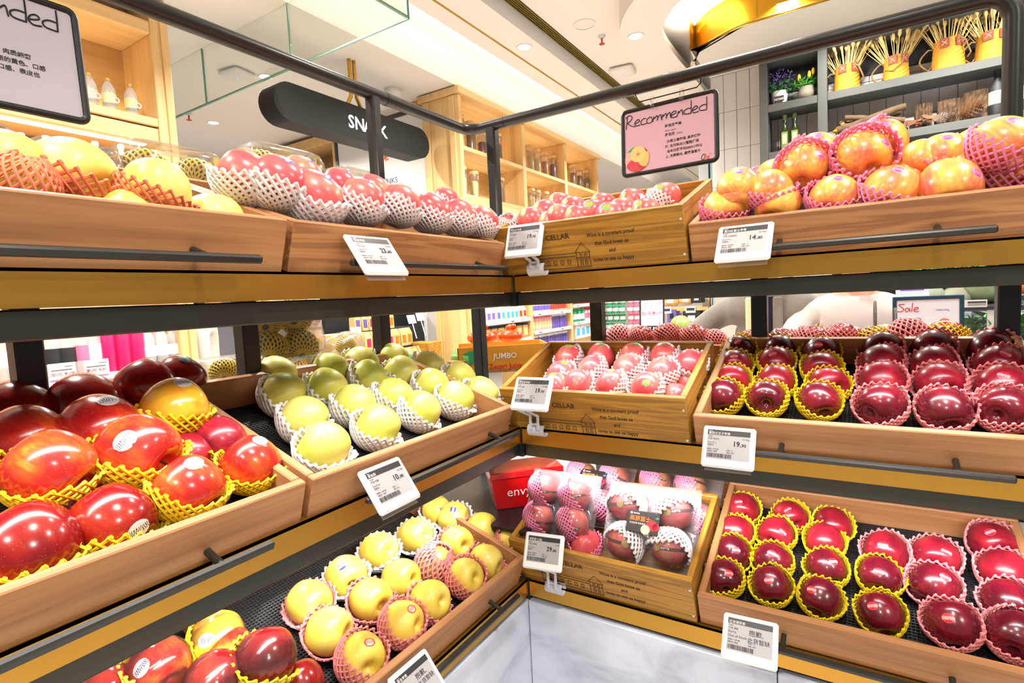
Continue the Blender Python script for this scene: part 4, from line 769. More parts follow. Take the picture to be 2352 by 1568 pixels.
# ------------------------------------------------------------ price tags on the shelf fronts
def price_tag(label, c, yaw, tau, head, origin, price, cents, unit='元/ 500g', oos=False, clip=None):
    yaw, tau = radians(yaw), radians(tau); X = V((cos(yaw), sin(yaw), 0)); n0 = V((sin(yaw), -cos(yaw), 0)); U = V((0, 0, cos(tau)))-n0*sin(tau)
    m = frame(c, X, U); t = thing('price_tag', label, 'price tag', m, 'electronic price tags')
    g = G(); g.box((-.0525, -.044, -.006), (.0525, .044, .004), .004); mk('case', g, M['tagw'], t, 30)
    g = G(); g.box((-.0425, -.0265, .0036), (.0425, .0355, .0042)); s = mk('screen', g, M['eink'], t)
    g = G(); g.rect(T(0, 0, .0045), -.0425, .0245, .0425, .0355); hb = mk('header_bar', g, M['einkbar'], s)
    F = T(0, 0, .0048); g = G(); g.text(head[0], .0032, F @ T(-.040, .0315, 0)); g.text(head[1], .0062, F @ T(-.040, .0258, 0)); mk('header_print', g, M['white'], s)
    g = G(); L = -.0408
    g.text('Origin', .0036, F @ T(L, .0198, 0)); g.text('产地: '+origin, .0042, F @ T(L, .0143, 0))
    if oos:
        g.text('Sorry,', .0068, F @ T(L, .0068, 0)); g.text('Out of Stock', .0068, F @ T(L, -.0008, 0)); g.text('抱歉,', .0125, F @ T(-.002, .009, 0)); g.text('此货暂缺', .0105, F @ T(-.004, -.004, 0))
    else:
        g.text('Retail Price', .0038, F @ T(L, .0068, 0)); g.text('零售价:', .0042, F @ T(L, .0012, 0)); g.text(price+'.', .0150, F @ T(.026, .003, 0), 'R', True, .95); g.text(cents, .0088, F @ T(.0265, .003, 0), 'L', True); g.text(unit, .0040, F @ T(.041, .0175, 0), 'R')
    g.text('40704  +127'+str(100+len(label)), .0034, F @ T(L, -.0072, 0), 'L', True); g.text('销售员: 李明', .0036, F @ T(L, -.0122, 0)); g.text('规格: 1个', .0032, F @ T(-.002, -.0078, 0)); g.text('等级: 合格', .0032, F @ T(-.002, -.0125, 0))
    r2 = random.Random(len(label)*7+len(price)); x = L
    while x < .008:
        w = r2.choice((.0005, .0005, .0009, .0014)); g.rect(F, x, -.0236, x+w, -.0150); x += w+r2.choice((.0005, .0006, .0011))
    mk('print', g, M['print'], s)
    if clip:
        inv = m.inverted(); q = at(clip[0], clip[1], 1, -.004); wm = T(*q)
        g = G(); N = 12; vs = []
        for x in (-.024, .024):
            for rr in (.017, .0145):
                for k in range(N+1):
                    a = radians(55-290*k/N); vs.append((x, -.006-rr*cos(a)*.9, rr*sin(a)))
        n = N+1; fs = []
        for k in range(N): fs += [(k, k+1, 2*n+k+1, 2*n+k), (n+k+1, n+k, 3*n+k, 3*n+k+1), (k+1, k, n+k, n+k+1), (2*n+k, 2*n+k+1, 3*n+k+1, 3*n+k)]
        g.add(vs, fs); mk('clamp', g, M['clip'], t, 40, inv @ wm)
        for x in (-.013, .009):
            p1 = m @ V((q.x+x-c[0], -.040, -.008)); g = G(); g.tube([p1, (q.x+x, q.y-.020, (p1.z+q.z)/2+.006), (q.x+x, q.y-.021, q.z+.004)], [.0045, .004, .0045], 6); mk('clip_arm', g, M['clip'], t, 40, inv)
        g = G(); g.box((q.x-.016, q.y-.022, q.z+.014), (q.x+.012, q.y-.016, q.z+.02), .001); mk('spring_bridge', g, M['clip'], t, None, inv)
    else:
        g = G(); g.box((-.046, -.050, -.009), (.046, .030, -.0072), .0005); mk('clear_backplate', g, M['plastic'], t)
    return t
price_tag('white tag priced 19.90 on the crimson apple tray rail', (.535, -.040, 1.070), -.3, 27.4, ('Apple', '新西兰王子苹果'), '新西兰', '19', '90')
price_tag('white tag priced 14.80 under the orange apples in pink nets', (.572, -.042, 1.492), -4.1, 31.4, ('Apple', '洛川红富士苹果'), '中国陕西', '14', '80')
price_tag('white tag priced 10.90 under the pears', (.045, -.529, 1.078), 91, 36, ('Pear', '黄金梨'), '中国', '10', '90')
price_tag('white tag priced 23.80 tilted up under the pink apples', (.045, -.522, 1.492), 89.6, 35.4, ('Apple', '青森苹果'), '日本', '23', '80')
price_tag('white out of stock tag under the dark red apples', (.578, -.085, .685), 3.1, 42, ('', '红玫瑰苹果'), '美国', '', '', oos=True)
price_tag('white tag priced 29.80 clipped before the blister packs', (.089, -.061, .758), 9.7, 27, ('', '高原富士(盒)'), '云南省', '29', '80', '元/ 盒', clip=(1278, 1345))
price_tag('white tag priced 19.90 clipped before the top wine crate', (.065, -.044, 1.546), .8, 19, ('Apple', '阿克苏苹果'), '新疆', '19', '90', clip=(1238, 618))
price_tag('white tag priced 19.90 clipped before the middle wine crate', (.082, -.070, 1.166), 2.5, 30, ('Apple', '阿克苏苹果'), '新疆', '19', '90', clip=(1238, 985))
price_tag('white out of stock tag under the yellow apples, cut by the photo edge', tuple(at(962, 1572, 0, .06)), 90, 40, ('Apple', '黄金苹果'), '日本', '', '', oos=True)

# ------------------------------------------------------------ hanging signs
GL = {'R': ([[(.0, -.05), (.06, .45), (.12, .92)], [(-.02, .82), (.2, .98), (.44, .92), (.5, .75), (.36, .55), (.1, .42)], [(.1, .42), (.4, .16), (.74, .0)]], .72),
      'e': ([[(.06, .24), (.3, .30), (.44, .40), (.34, .52), (.14, .44), (.04, .22), (.18, .04), (.5, .08)]], .54), 'c': ([[(.46, .46), (.24, .48), (.05, .28), (.14, .05), (.5, .07)]], .50), 'o': ([[(.3, .5), (.08, .36), (.08, .1), (.34, .04), (.5, .25), (.42, .46), (.28, .5)]], .55),
      'm': ([[(.0, .06), (.12, .46), (.14, .3), (.36, .5), (.4, .2), (.36, .12), (.5, .4), (.66, .5), (.7, .2), (.74, .06)]], .76), 'n': ([[(.0, .06), (.12, .44), (.14, .3), (.36, .5), (.42, .2), (.44, .06)]], .5),
      'd': ([[(.56, .46), (.26, .46), (.05, .3), (.14, .1), (.58, .06)], [(.60, 1.02), (.60, .5), (.58, .06)]], .68), 'S': ([[(.62, .9), (.1, .86), (.3, .6), (.56, .3), (.3, .08), (-.05, .08)]], .66), 'a': ([[(.42, .4), (.15, .45), (.04, .2), (.2, .04), (.4, .3), (.42, .42), (.48, .05)]], .55), 'l': ([[(.1, .05), (.14, .5), (.2, 1.0)]], .28), 'O': ([[(.4, .9), (.1, .6), (.05, .15), (.3, 0), (.6, .35), (.62, .8), (.4, .9)]], .7), "'": ([[(.12, 1.0), (.06, .75)]], .2)}
def cr(P, s=5):
    out = []
    for i in range(len(P)-1):
        a, b, c, d = [V((*P[max(0, min(len(P)-1, j))], 0)) for j in (i-1, i, i+1, i+2)]
        for k in range(s): t = k/s; v = .5*((2*b)+(c-a)*t+(2*a-5*b+4*c-d)*t*t+(3*b-a-3*c+d)*t**3); out.append((v.x, v.y))
    return out+[P[-1]]
def hand(g, word, x, y, size, w, m, kern=1.0):
    for ch in word:
        st, ad = GL[ch]
        for s in st: g.stroke([(x+a*size, y+b*size) for a, b in cr(s)], w, m @ Matrix.Scale(1, 4), 5)
        x += ad*size*kern
    return x
def hang_sign(label, m, Wd, H, board, poster, right):
    t = thing('hanging_sign', label, 'sign', m, 'recommended fruit signs')
    def rr(w, h, r): return [(w/2-r+r*cos(a) if sx > 0 else -w/2+r+r*cos(a), h/2-r+r*sin(a) if sy > 0 else -h/2+r+r*sin(a)) for sx, sy, a0 in ((1, 1, 0), (-1, 1, pi/2), (-1, -1, pi), (1, -1, 1.5*pi)) for a in [a0+pi/2*k/5 for k in range(6)]]
    g = G(); g.tube([(x, y, 0) for x, y in rr(Wd-.012, H-.012, .012)], .0068, 8, closed=True); mk('frame', g, M['black'], t, 50)
    g = G(); g.prism(rr(Wd-.014, H-.014, .008), .004, (0, 0, -.002)); p = mk('poster', g, M[board], t)
    F = T(0, 0, .0026); poster(p, F, Wd, H)
    # wire hanger over the rail and two clear clips
    hw = Wd*.30; y0 = H/2+.006
    for s in (-1, 1):
        g = G(); g.tube([(s*hw*.42, H/2+.002, .002), (s*hw*.42, H/2+.034, .002)], .009, 8); g2 = G(); g2.box((s*hw*.50-.006, H/2-.016, -.008), (s*hw*.50+.006, H/2+.022, .010), .003); mk('clear_clip', g2, M['plastic'], t)
    g = G(); z = 0
    g.tube([(-hw-.006, H/2+.068, -.02), (-hw-.006, H/2+.074, .0), (-hw-.006, H/2+.05, .022), (-hw-.003, H/2+.03, .022), (-hw+.003, y0+.008, .004), (hw, y0+.008, .004), (hw+.012, y0+.016, .008), (hw+.014, H/2+.035, .022), (hw+.014, H/2+.052, .022), (hw+.014, H/2+.074, 0), (hw+.014, H/2+.066, -.02)], .0019, 6); mk('wire_hanger', g, M['black'], t, 60)
def poster1(p, F, Wd, H):
    g = G(); hand(g, 'Recommended', -.126, .046, .038, .0013, F, .93); mk('handwriting', g, M['print'], p)
    g = G(); x = -.008
    g.text('阿克苏苹果', .0098, F @ T(x, .024, 0), 'L', True); g.text('阿克苏', .0098, F @ T(x, -.002, 0), 'L', True)
    for k, s in enumerate(('· 沙质土壤栽培, 高海拔种', '植, 无污染冰川雪融灌溉', '· 全年日照平均2800小时以', '上, 无霜期长, 昼夜温差大')): g.text(s, .0092, F @ T(x, -.0215-.0145*k, 0), 'L', True)
    mk('print', g, M['print'], p)
    g = G(); g.text('Aksu apple', .0075, F @ Matrix.Shear('XY', 4, (.3, 0)) @ T(x, .0115, 0)) if False else g.text('Aksu apple', .0075, F @ T(x, .0115, 0)); g.text('Aksu', .0085, F @ T(x+.034, -.002, 0)); mk('small_print', g, M['greyd'], p)
    g = G(); hand(g, 'O', .094, -.090, .017, .0008, F); mk('logo', g, M['print'], p)
    g = G(); hand(g, "le'", .104, -.090, .016, .0008, F); mk('logo_accent', g, M['orange'], p)
    cx, cy, R = -.094, -.052, .038
    def blob(name, x, y, r, mat, z):
        g = G(); pts = []
        for k in range(40):
            a = 2*pi*k/40; q = V((x+r*cos(a)-cx, y+r*sin(a)-cy)); 
            if q.length > R: q = q.normalized()*R
            pts.append((cx+q.x, cy+q.y, z))
        g.add([F @ V(v) for v in pts], [tuple(range(40))]); mk(name, g, mat, p)
    blob('picture_ground', cx, cy, R, M['red'], .0002); blob('picture_leaf', cx-.02, cy+.026, .022, M['green'], .0004); blob('picture_apple', cx-.024, cy+.002, .022, M['salmon'], .0006); blob('picture_apple', cx-.010, cy-.024, .024, pm('picture_red', (206, 70, 80), .4), .0008); blob('picture_apple', cx+.022, cy-.016, .018, M['rust'], .0009)
    blob('picture_slice', cx+.026, cy-.004, .022, pm('picture_cream', (236, 196, 110), .4), .0011); blob('picture_slice', cx+.004, cy+.014, .024, pm('picture_cream_light', (240, 208, 130), .4), .0013)
    g = G(); [g.stroke([(cx+.004, cy+.014), (cx+.004+.007*cos(a), cy+.014+.007*sin(a))], .0006, F @ T(0, 0, .0014), 4) for a in [.3+2*pi*k/5 for k in range(5)]]; mk('picture_core', g, M['rust'], p)
cR = at(1535, 309, 1, .435); cR = V((.266, .435, 1.866))
hang_sign('pink recommended sign with an apple picture hung from the steel rail', frame(at(1534, 311, 1, .428), (1, 0, .012), (0, .07, 1)), .286, .206, 'pinkp', poster1, True)
def poster2(p, F, Wd, H):
    g = G(); hand(g, 'Recommended', -.128, .050, .038, .0014, F, .93); mk('handwriting', g, M['print'], p)
    g = G(); x = -.02
    g.text('烟台黄苹果', .0098, F @ T(x-.01, .026, 0), 'L', True)
    for k, s in enumerate(('果肉黄白色、肉质细密', '外皮呈现美丽的黄色、口感', '爽脆的富士口感、表皮也', '较薄')): g.text(s, .0092, F @ T(x-.006, -.010-.0135*k, 0), 'L', True)
    mk('print', g, M['print'], p); g = G(); g.text('Fuji', .009, F @ T(x+.02, .015, 0)); g.text('Yantai', .009, F @ T(x+.02, .004, 0)); mk('small_print', g, M['greyd'], p)
hang_sign('lilac recommended sign cut off by the photo edge, no picture in view', frame((-.425, -.754-.143, 1.858), (0, 1, 0), (-.05, 0, 1)), .286, .206, 'whitep', poster2, False)
# ------------------------------------------------------------ overhead SNACK sign on brass rods
X0 = -2.28
t = thing('hanging_sign', 'long black rounded SNACK sign hung from two brass rods', 'sign', T(X0, 1.70, 2.72))
def stadium(L, h, n=12): return [(L/2-h/2+h/2*cos(a), h/2*sin(a)) for a in [-pi/2+pi*k/n for k in range(n+1)]]+[(-L/2+h/2+h/2*cos(a), h/2*sin(a)) for a in [pi/2+pi*k/n for k in range(n+1)]]
g = G(); g.prism(stadium(1.46, .245), .16, (-.16, 0, 0), (0, 1, 0), (0, 0, 1), (1, 0, 0)); b = mk('board', g, pm('sign_black', (30, 31, 30), .6, spec=.2), t, 40)
g = G(); ya, yb = at(800, 290, 0, X0).y-1.70, at(888, 318, 0, X0).y-1.70; st = (yb-ya)/4.75
for i, ch in enumerate('SNACK'): g.text(ch, .125, frame((.002, ya+st*(i+.38), -.045), (0, 1, 0), (0, 0, 1)), 'C', True, 1.0)
mk('letters', g, pm('letter_glow', (255, 255, 255), .5, emit=1.2), b)
for s in (-1, 1):
    g = G(); g.tube([(-.08, s*.022, .48), (-.08, s*.022, .30), (-.08, s*.026, .22), (-.08, s*.06, .16), (-.08, s*.10, .12)], .014, 10); mk('brass_rod', g, M['goldline'], t, 60)

# ------------------------------------------------------------ oak jar cabinet with the grocery bays under it
KX = -2.05
def wallbox(g, a, b, c=.003): g.box(a, b, c)
def cabinet(label, X, y0, ys, ztop, depth, shelves, led, low, sidebays=True):
    t = thing('oak_cabinet', label, 'cabinet', T(X, y0, 0))
    yend = ys[-1]-y0
    g = G(); g.box((-depth-.02, -.03, ztop-.055), (.03, yend+.03, ztop), .004); mk('crown', g, M['oakX'], t)
    g = G(); g.box((-depth, 0, led), (-depth+.015, yend, ztop-.05)); mk('back_panel', g, M['oakX'], t)
    for i, y in enumerate([y0]+ys):
        yy = y-y0; a, b = (0, .045) if i == 0 else (-.045, 0) if i == len(ys) else (-.03, .03)
        g = G(); g.box((-depth+.015, yy+a, 0), (0, yy+b, ztop-.055), .003); mk('side_panel', g, M['oak'], t)
    if sidebays:
        for x in (-depth+.02, -.10):
            g = G(); g.box((x, -.012, 0), (x+.06, .0, ztop-.06), .003); mk('side_rib', g, M['oak'], t)
    L = [y0]+ys
    for ya, yb in zip(L, L[1:]):
        for z in shelves:
            g = G(); g.box((-depth+.015, ya-y0+.03, z-.035), (-.004, yb-y0-.03, z), .002); mk('shelf', g, M['oakX'], t)
            if z > led+.06: 
                l = lamp('cabinet_strip', (X-depth+.05, (ya+yb)/2, z+.02), (.25, 0, 1), 2.6, yb-ya-.12, .02, (1, .84, .58), 170, (0, 1, 0))
        g = G(); g.box((-depth+.015, ya-y0+.03, led-.0), (-.006, yb-y0-.03, led+.09), .003); mk('rail', g, M['oakX'], t)
        g = G(); g.box((-.05, ya-y0+.04, led-.006), (-.025, yb-y0-.04, led-.001)); mk('led_strip', g, M['led'], t)
    return t
K = cabinet('tall pale oak cabinet of glass jars, brass light under its lower shelf', KX, 2.56, [3.62, 4.56, 5.5], 3.19, .40, [2.72, 2.315], 2.225, None)
def jar(px, pyt, pyb, mat, label, X=KX-.14, w=None):
    b, tp = at(px, pyb, 0, X), at(px, pyt, 0, X); z0 = 2.72 if b.z > 2.6 else 2.315; h = max(.15, tp.z-z0)
    r = .045; o = thing('glass_jar', label, 'jar', T(X, b.y, z0), 'glass jars in the oak cabinet')
    g = G(); g.lathe([(.001, .004), (r*.9, .004), (r*.9, h*.60), (r*.6, h*.66), (.001, h*.68)], 16); mk('contents', g, M[mat], o, 50)
    g = G(); g.lathe([(r, 0), (r, h*.86), (r*.94, h*.9)], 18, cap=False); mk('glass', g, M['plastic'], o, 60)
    g = G(); g.lathe([(r*.95, h*.88), (r*1.03, h*.89), (r*1.03, h*.97), (r*.9, h)], 18); mk('lid', g, M['oak'], o, 40)
def c8(x, a, b): return (980+x/4.752, 190+a/4.752, 190+b/4.752)
for x, a, b, mt, w in [(365, 360, 600, 'grain', 'tall glass jar of pale grain, upper shelf, end of cabinet'), (485, 430, 650, 'mix', 'wide glass jar of nuts above the rail corner'), (607, 560, 690, 'bean', 'glass jar of dark red beans half behind the rail post'), (775, 560, 755, 'mix', 'glass jar of dried mushrooms, upper shelf by the divider'),
                   (395, 920, 1190, 'grain', 'tall glass jar of pale grain, lower shelf, end of cabinet'), (525, 975, 1220, 'grain', 'glass jar of yellow flakes on the lower shelf'), (810, 1045, 1290, 'mix', 'glass jar of brown mix, lower shelf by the divider'),
                   (1130, 690, 895, 'grain', 'glass jar of white grain, middle bay, first'), (1205, 730, 930, 'grain', 'glass jar of oat flakes, middle bay, second'), (1290, 765, 960, 'nut', 'glass jar of brown seeds, middle bay, third'), (1380, 800, 990, 'bean', 'glass jar of dark red beans, middle bay'),
                   (1145, 1160, 1370, 'grain', 'glass jar of white grain, middle bay, lower shelf, first'), (1210, 1180, 1400, 'grain', 'glass jar of oat flakes, middle bay, lower shelf'), (1300, 1195, 1400, 'nut', 'glass jar of brown seeds, middle bay, lower shelf'), (1385, 1230, 1430, 'bean', 'glass jar at the end of the middle bay, lower shelf'),
                   (1600, 900, 1060, 'mix', 'glass jar of yellow and black mix, far bay, first'), (1670, 935, 1085, 'mix', 'glass jar of striped seeds, far bay, second'), (1740, 965, 1115, 'mix', 'glass jar of dark mix, far bay, third')]:
    jar(*c8(x, a, b), mt, w)
# price rails and goods in the bays below
def rail(parent, X, y0, y1, z, d=.34):
    g = G(); g.box((-d, y0, z-.012), (.0, y1, z)); mk('shelf', g, M['white'], parent)
    g = G(); g.box((0, y0, z-.030), (.008, y1, z+.006), .001); r = mk('price_rail', g, M['lilac'], parent)
    n = int((y1-y0)/.17)
    for i in range(n):
        g = G(); y = y0+.08+i*.17; g.box((.008, y, z-.028), (.011, y+.07, z+.006)); l = mk('price_label', g, M['curtainw'], r)
        g = G(); g.rect(frame((.0115, y+.008, z-.02), (0, 1, 0), (0, 0, 1)), 0, 0, .054, .010); mk('print', g, M['eink' if i % 3 else 'einkbar'], l)
    return r
def goods(X, ya, yb, z, h, n, kind, mats, label, group, cat, dep=.09, rows=1):
    pitch = (yb-ya)/n; w = pitch*.86; proto = {}
    for i in range(n):
        mt = mats[i*len(mats)//n]; lb = label[i*len(label)//n] if isinstance(label, (list, tuple)) else label
        if mt not in proto:
            if kind == 'pouch':
                b = G(); ww, d = w/2, dep/2; b.add([(-d, -ww, 0), (d, -ww, 0), (d, ww, 0), (-d, ww, 0), (-d*.9, -ww, h*.7), (d*.9, -ww, h*.7), (d*.9, ww, h*.7), (-d*.9, ww, h*.7), (-.004, -ww, h), (.004, -ww, h), (.004, ww, h), (-.004, ww, h)], [(3, 2, 1, 0), (0, 1, 5, 4), (1, 2, 6, 5), (2, 3, 7, 6), (3, 0, 4, 7), (4, 5, 9, 8), (5, 6, 10, 9), (6, 7, 11, 10), (7, 4, 8, 11), (8, 9, 10, 11)])
                l = G(); l.box((d*.93, -ww*.6, h*.18), (d*1.04, ww*.6, h*.62)); lid = None
            elif kind == 'can':
                b = G(); b.lathe([(w*.46, 0), (w*.5, h*.03), (w*.5, h*.80), (w*.44, h*.84)], 12); l = G(); l.lathe([(w*.505, h*.2), (w*.505, h*.6)], 12, cap=False); lid = G(); lid.lathe([(w*.47, h*.84), (w*.5, h*.85), (w*.5, h*.97), (w*.45, h)], 12)
            elif kind == 'box':
                b = G(); b.box((-dep/2, -w/2, 0), (dep/2, w/2, h), .003); l = G(); l.box((dep/2, -w*.36, h*.2), (dep/2+.001, w*.36, h*.7)); lid = G(); lid.box((-dep/2-.001, -w/2-.001, h*.86), (dep/2+.001, w/2+.001, h*1.0), .003)
            elif kind == 'carton':
                b = G(); b.box((-dep/2, -w/2, 0), (dep/2, w/2, h*.78), .002); b.prism([(-dep/2, h*.78), (dep/2, h*.78), (0, h*.96)], w, (0, -w/2, 0), (1, 0, 0), (0, 0, 1), (0, 1, 0)); l = G(); l.box((dep/2, -w*.4, h*.08), (dep/2+.001, w*.4, h*.4)); lid = G(); lid.lathe([(w*.22, h*.88), (w*.22, h*1.02)], 10, (dep*.2, 0, 0))
            proto[mt] = (mesh(kind, b, M[mt[0]], 40), mesh('label_patch', l, M[mt[1]], 40), mesh('lid', lid, M[mt[2]], 40) if lid else None)
        bm_, lm_, cm_ = proto[mt]
        for k in range(rows):
            o = obj({'pouch': 'pouch', 'can': 'canister', 'box': 'food_box', 'carton': 'drink_carton'}[kind], bm_, None, T(X-dep/2-.012-J(.006), ya+pitch*(i+.5), z+k*h*1.02))
            tag(o, lb, cat, group); obj('label_patch', lm_, o)
            if cm_: obj('lid', cm_, o)
KL = lambda y0, y1, z: rail(K, KX, y0-2.56, y1-2.56, z)
KL(2.61, 3.59, 1.197); KL(2.61, 3.59, 1.000); KL(2.61, 3.59, .80)
goods(KX, 2.66, 3.56, 1.197, .13, 11, 'pouch', [('cream', 'violet'), ('cream', 'violet'), ('cream', 'sky'), ('cream', 'sky'), ('cream', 'rust')], ['cream pouch with violet label on the upper grocery shelf', 'cream pouch with violet label on the upper grocery shelf', 'cream pouch with sky blue label on the upper grocery shelf', 'cream pouch with sky blue label on the upper grocery shelf', 'cream pouch with rust label on the upper grocery shelf'], 'pouches on the upper grocery shelf', 'pouch')
goods(KX, 2.66, 3.56, 1.000, .15, 8, 'box', [('nut', 'rust', 'navyd'), ('nut', 'navyd', 'navyd'), ('nut', 'grain', 'navyd')], ['nut box with black lid and rust label, middle grocery shelf', 'nut box with black lid and dark label, middle grocery shelf', 'pale nut box with black lid, middle grocery shelf'], 'nut boxes on the middle grocery shelf', 'box')
goods(KX, 2.66, 3.56, .80, .155, 10, 'box', [('cream', 'grain', 'grain'), ('cream', 'orange', 'grain'), ('cream', 'rust', 'grain')], ['cream packet with pale label, lower grocery shelf', 'cream packet with orange label, lower grocery shelf', 'cream packet with rust label, lower grocery shelf'], 'packets on the lower grocery shelf', 'box')
KL(3.66, 4.53, 1.235); KL(3.66, 4.53, 1.045); KL(3.66, 4.53, .84)
goods(KX, 3.70, 4.50, 1.235, .13, 12, 'can', [('cream', 'violet', 'purple'), ('salmon', 'rust', 'salmon')], ['violet labelled canister, upper shelf of the second bay', 'salmon canister, upper shelf of the second bay'], 'canisters on the upper shelf of the second bay', 'canister')
goods(KX, 3.70, 4.50, 1.045, .16, 13, 'can', [('salmon', 'cream', 'rose'), ('purple', 'violet', 'curtainw')], ['salmon canister, middle shelf of the second bay', 'violet canister, middle shelf of the second bay'], 'canisters on the middle shelf of the second bay', 'canister')
goods(KX, 3.70, 4.50, .84, .16, 13, 'can', [('purple', 'violet', 'curtainw')], 'violet canister, lower shelf of the second bay', 'canisters on the lower shelf of the second bay', 'canister')
KL(4.60, 5.46, 1.29); KL(4.60, 5.46, 1.08)
goods(KX, 4.66, 5.40, 1.29, .10, 8, 'box', [('red', 'curtainw', 'rose')], 'red and white pack, upper shelf of the far bay', 'red packs on the upper shelf of the far bay', 'box')
goods(KX, 4.66, 5.40, 1.08, .16, 7, 'can', [('green', 'curtainw', 'green'), ('curtainw', 'rose', 'red'), ('curtainw', 'red', 'green')], ['green tub, middle shelf of the far bay', 'white tub with rose label, middle shelf of the far bay', 'white tub with red label, middle shelf of the far bay'], 'tubs on the middle shelf of the far bay', 'tub')
goods(KX, 4.66, 5.40, .88, .18, 5, 'box', [('curtainw', 'sky', 'curtainw')], 'pale white carton, lower shelf of the far bay', 'pale cartons on the lower shelf of the far bay', 'box')
# green and rose stacks at the far end
def plinth(name, label, cat, a, b, mat): g = G(); g.box(a, b, .004); return tag(mk(name, g, M[mat]), label, cat)
plinth('display_plinth', 'pale plinth carrying the green and rose cup stacks', 'plinth', (-2.35, 5.70, 0), (-1.55, 6.3, .90), 'white')
for rr_, (c, lb) in enumerate(((('green', 'curtainw', 'green'), 'green cup in the tall stack beyond the price board'), (('rose', 'curtainw', 'rose'), 'rose cup in the tall stack beyond the price board'))):
    m1 = None
    for i in range(4):
        for k in range(4):
            if m1 is None:
                g = G(); g.lathe([(.038, 0), (.040, .10)], 12); m1 = mesh('cup', g, M[c[0]], 40); g = G(); g.lathe([(.0405, .03), (.0405, .075)], 12, cap=False); m2 = mesh('label_patch', g, M[c[1]], 40)
            o = obj('cup', m1, None, T(-2.16+rr_*.38+.088*i, 5.78+.03*(k % 2), .90+.115*k)); tag(o, lb, 'cup', ('green' if rr_ == 0 else 'rose')+' cups at the far end'); obj('label_patch', m2, o)
            if i == 0 or k == 3: pass
for i in range(2):
    for k in range(3):
        g = G(); g.box((-2.34+.10*i, 5.72, .90+.14*k), (-2.25+.10*i, 5.80, 1.03+.14*k), .004); o = mk('tissue_box', g, M['curtainw']); tag(o, 'cream white box stacked beside the green cups', 'box', 'white boxes beside the green cups'); g = G(); g.box((-2.325+.10*i, 5.716, .93+.14*k), (-2.265+.10*i, 5.7195, .99+.14*k)); mk('label_patch', g, M['orangep'], o)

# ------------------------------------------------------------ white poster panel and oak cabinet of cartons on the far line
PY = 2.62
t = thing('poster_panel', 'white panel in a black frame behind the SNACK sign', 'panel', T(-3.0, PY, 0))
g = G(); g.box((-.62, 0, .1), (.66, .03, 3.12)); mk('board', g, M['white'], t)
for a, b in (((-.66, -.01, .1), (-.62, .04, 3.14)), ((.635, -.01, .1), (.665, .04, 3.14)), ((-.66, -.01, 3.11), (.665, .04, 3.15))):
    g = G(); g.box(a, b, .003); mk('frame_bar', g, M['black'], t)
q = at(902, 413, 1, PY-.003); g = G(); g.text('DRINKS', .075, frame((q.x+.06, PY-.002, q.z-.03), (1, 0, 0), (0, 0, 1)) @ T(0, 0, 0), 'R'); g.v = [(v[0]+3.0, v[1]-PY, v[2]) for v in g.v]; mk('print', g, M['print'], t)
q = at(886, 358, 1, PY-.003); g = G(); hand(g, "O", q.x-.12, q.z-.04, .10, .005, frame((0, PY-.006, 0), (1, 0, 0), (0, 0, 1))); g.v = [(v[0]+3.0, v[1]-PY, v[2]) for v in g.v]; mk('logo', g, M['print'], t)
g = G(); hand(g, "le'", q.x-.05, q.z-.04, .10, .005, frame((0, PY-.006, 0), (1, 0, 0), (0, 0, 1))); g.v = [(v[0]+3.0, v[1]-PY, v[2]) for v in g.v]; mk('logo_accent', g, M['orange'], t)
g = G(); g.box((.34, -.02, 3.155), (.665, .0, 3.19)); mk('header_strip', g, M['orange'], t)
OC = -3.70
t = thing('oak_cabinet', 'oak cabinet of juice cartons left of the white poster panel', 'cabinet', T(OC, PY+.02, 0))
zt_ = 3.16
g = G(); g.box((-1.9, -.03, zt_-.10), (.02, .35, zt_), .004); mk('crown', g, M['oakX'], t)
for x in (-1.88, -.72, -.03):
    g = G(); g.box((x, 0, 0), (x+.05, .34, zt_-.10), .003); mk('side_panel', g, M['oak'], t)
g = G(); g.box((-1.85, .32, .2), (0, .34, zt_-.1)); mk('back_panel', g, M['oakX'], t)
g = G(); g.box((-1.83, .02, 1.5), (-.73, .03, zt_-.12)); mk('white_door', g, M['white'], t)
for z in (2.62, 2.2, 1.6):
    g = G(); g.box((-.70, .0, z-.03), (-.03, .32, z), .002); mk('shelf', g, M['oakX'], t)
for z, n_, lb in ((2.62, 5, 'white and blue juice carton, top shelf of the oak carton cabinet'), (2.2, 5, 'white and blue juice carton, second shelf of the oak carton cabinet')):
    for i in range(n_):
        g = G(); w_ = .07; g.box((0, 0, 0), (w_, .07, .19), .003); o = mk('juice_carton', g, M['curtainw'], None, None, T(OC-.44+i*.082, PY+.06, z)); tag(o, lb, 'carton', 'juice cartons in the oak cabinet, shelf '+('one' if z > 2.5 else 'two'))
        g = G(); g.box((.002, -.001, .02), (w_-.002, .0, .10)); mk('fruit_picture', g, M['orange'], o); g = G(); g.lathe([(.02, .19), (.02, .225), (.016, .23)], 10, (w_/2, .035, 0)); mk('cap', g, M['blue'], o); g = G(); g.box((.0, -.001, .14), (w_, .0, .19)); mk('blue_band', g, M['blue'], o)
g = G(); g.box((OC-.66, PY+.04, 2.62), (OC-.47, PY+.22, 2.78), .003); tag(mk('wooden_box', g, M['crate']), 'small open wooden box on the top cabinet shelf', 'box')
for k, (mt, lb) in enumerate((('print', 'dark flat carton on the small wooden box'), ('curtainw', 'white flat carton on top of the dark one'))):
    g = G(); g.box((OC-.67+.01*k, PY+.03, 2.781+.05*k), (OC-.46, PY+.24, 2.829+.05*k), .003); tag(mk('flat_carton', g, M[mt]), lb, 'box')

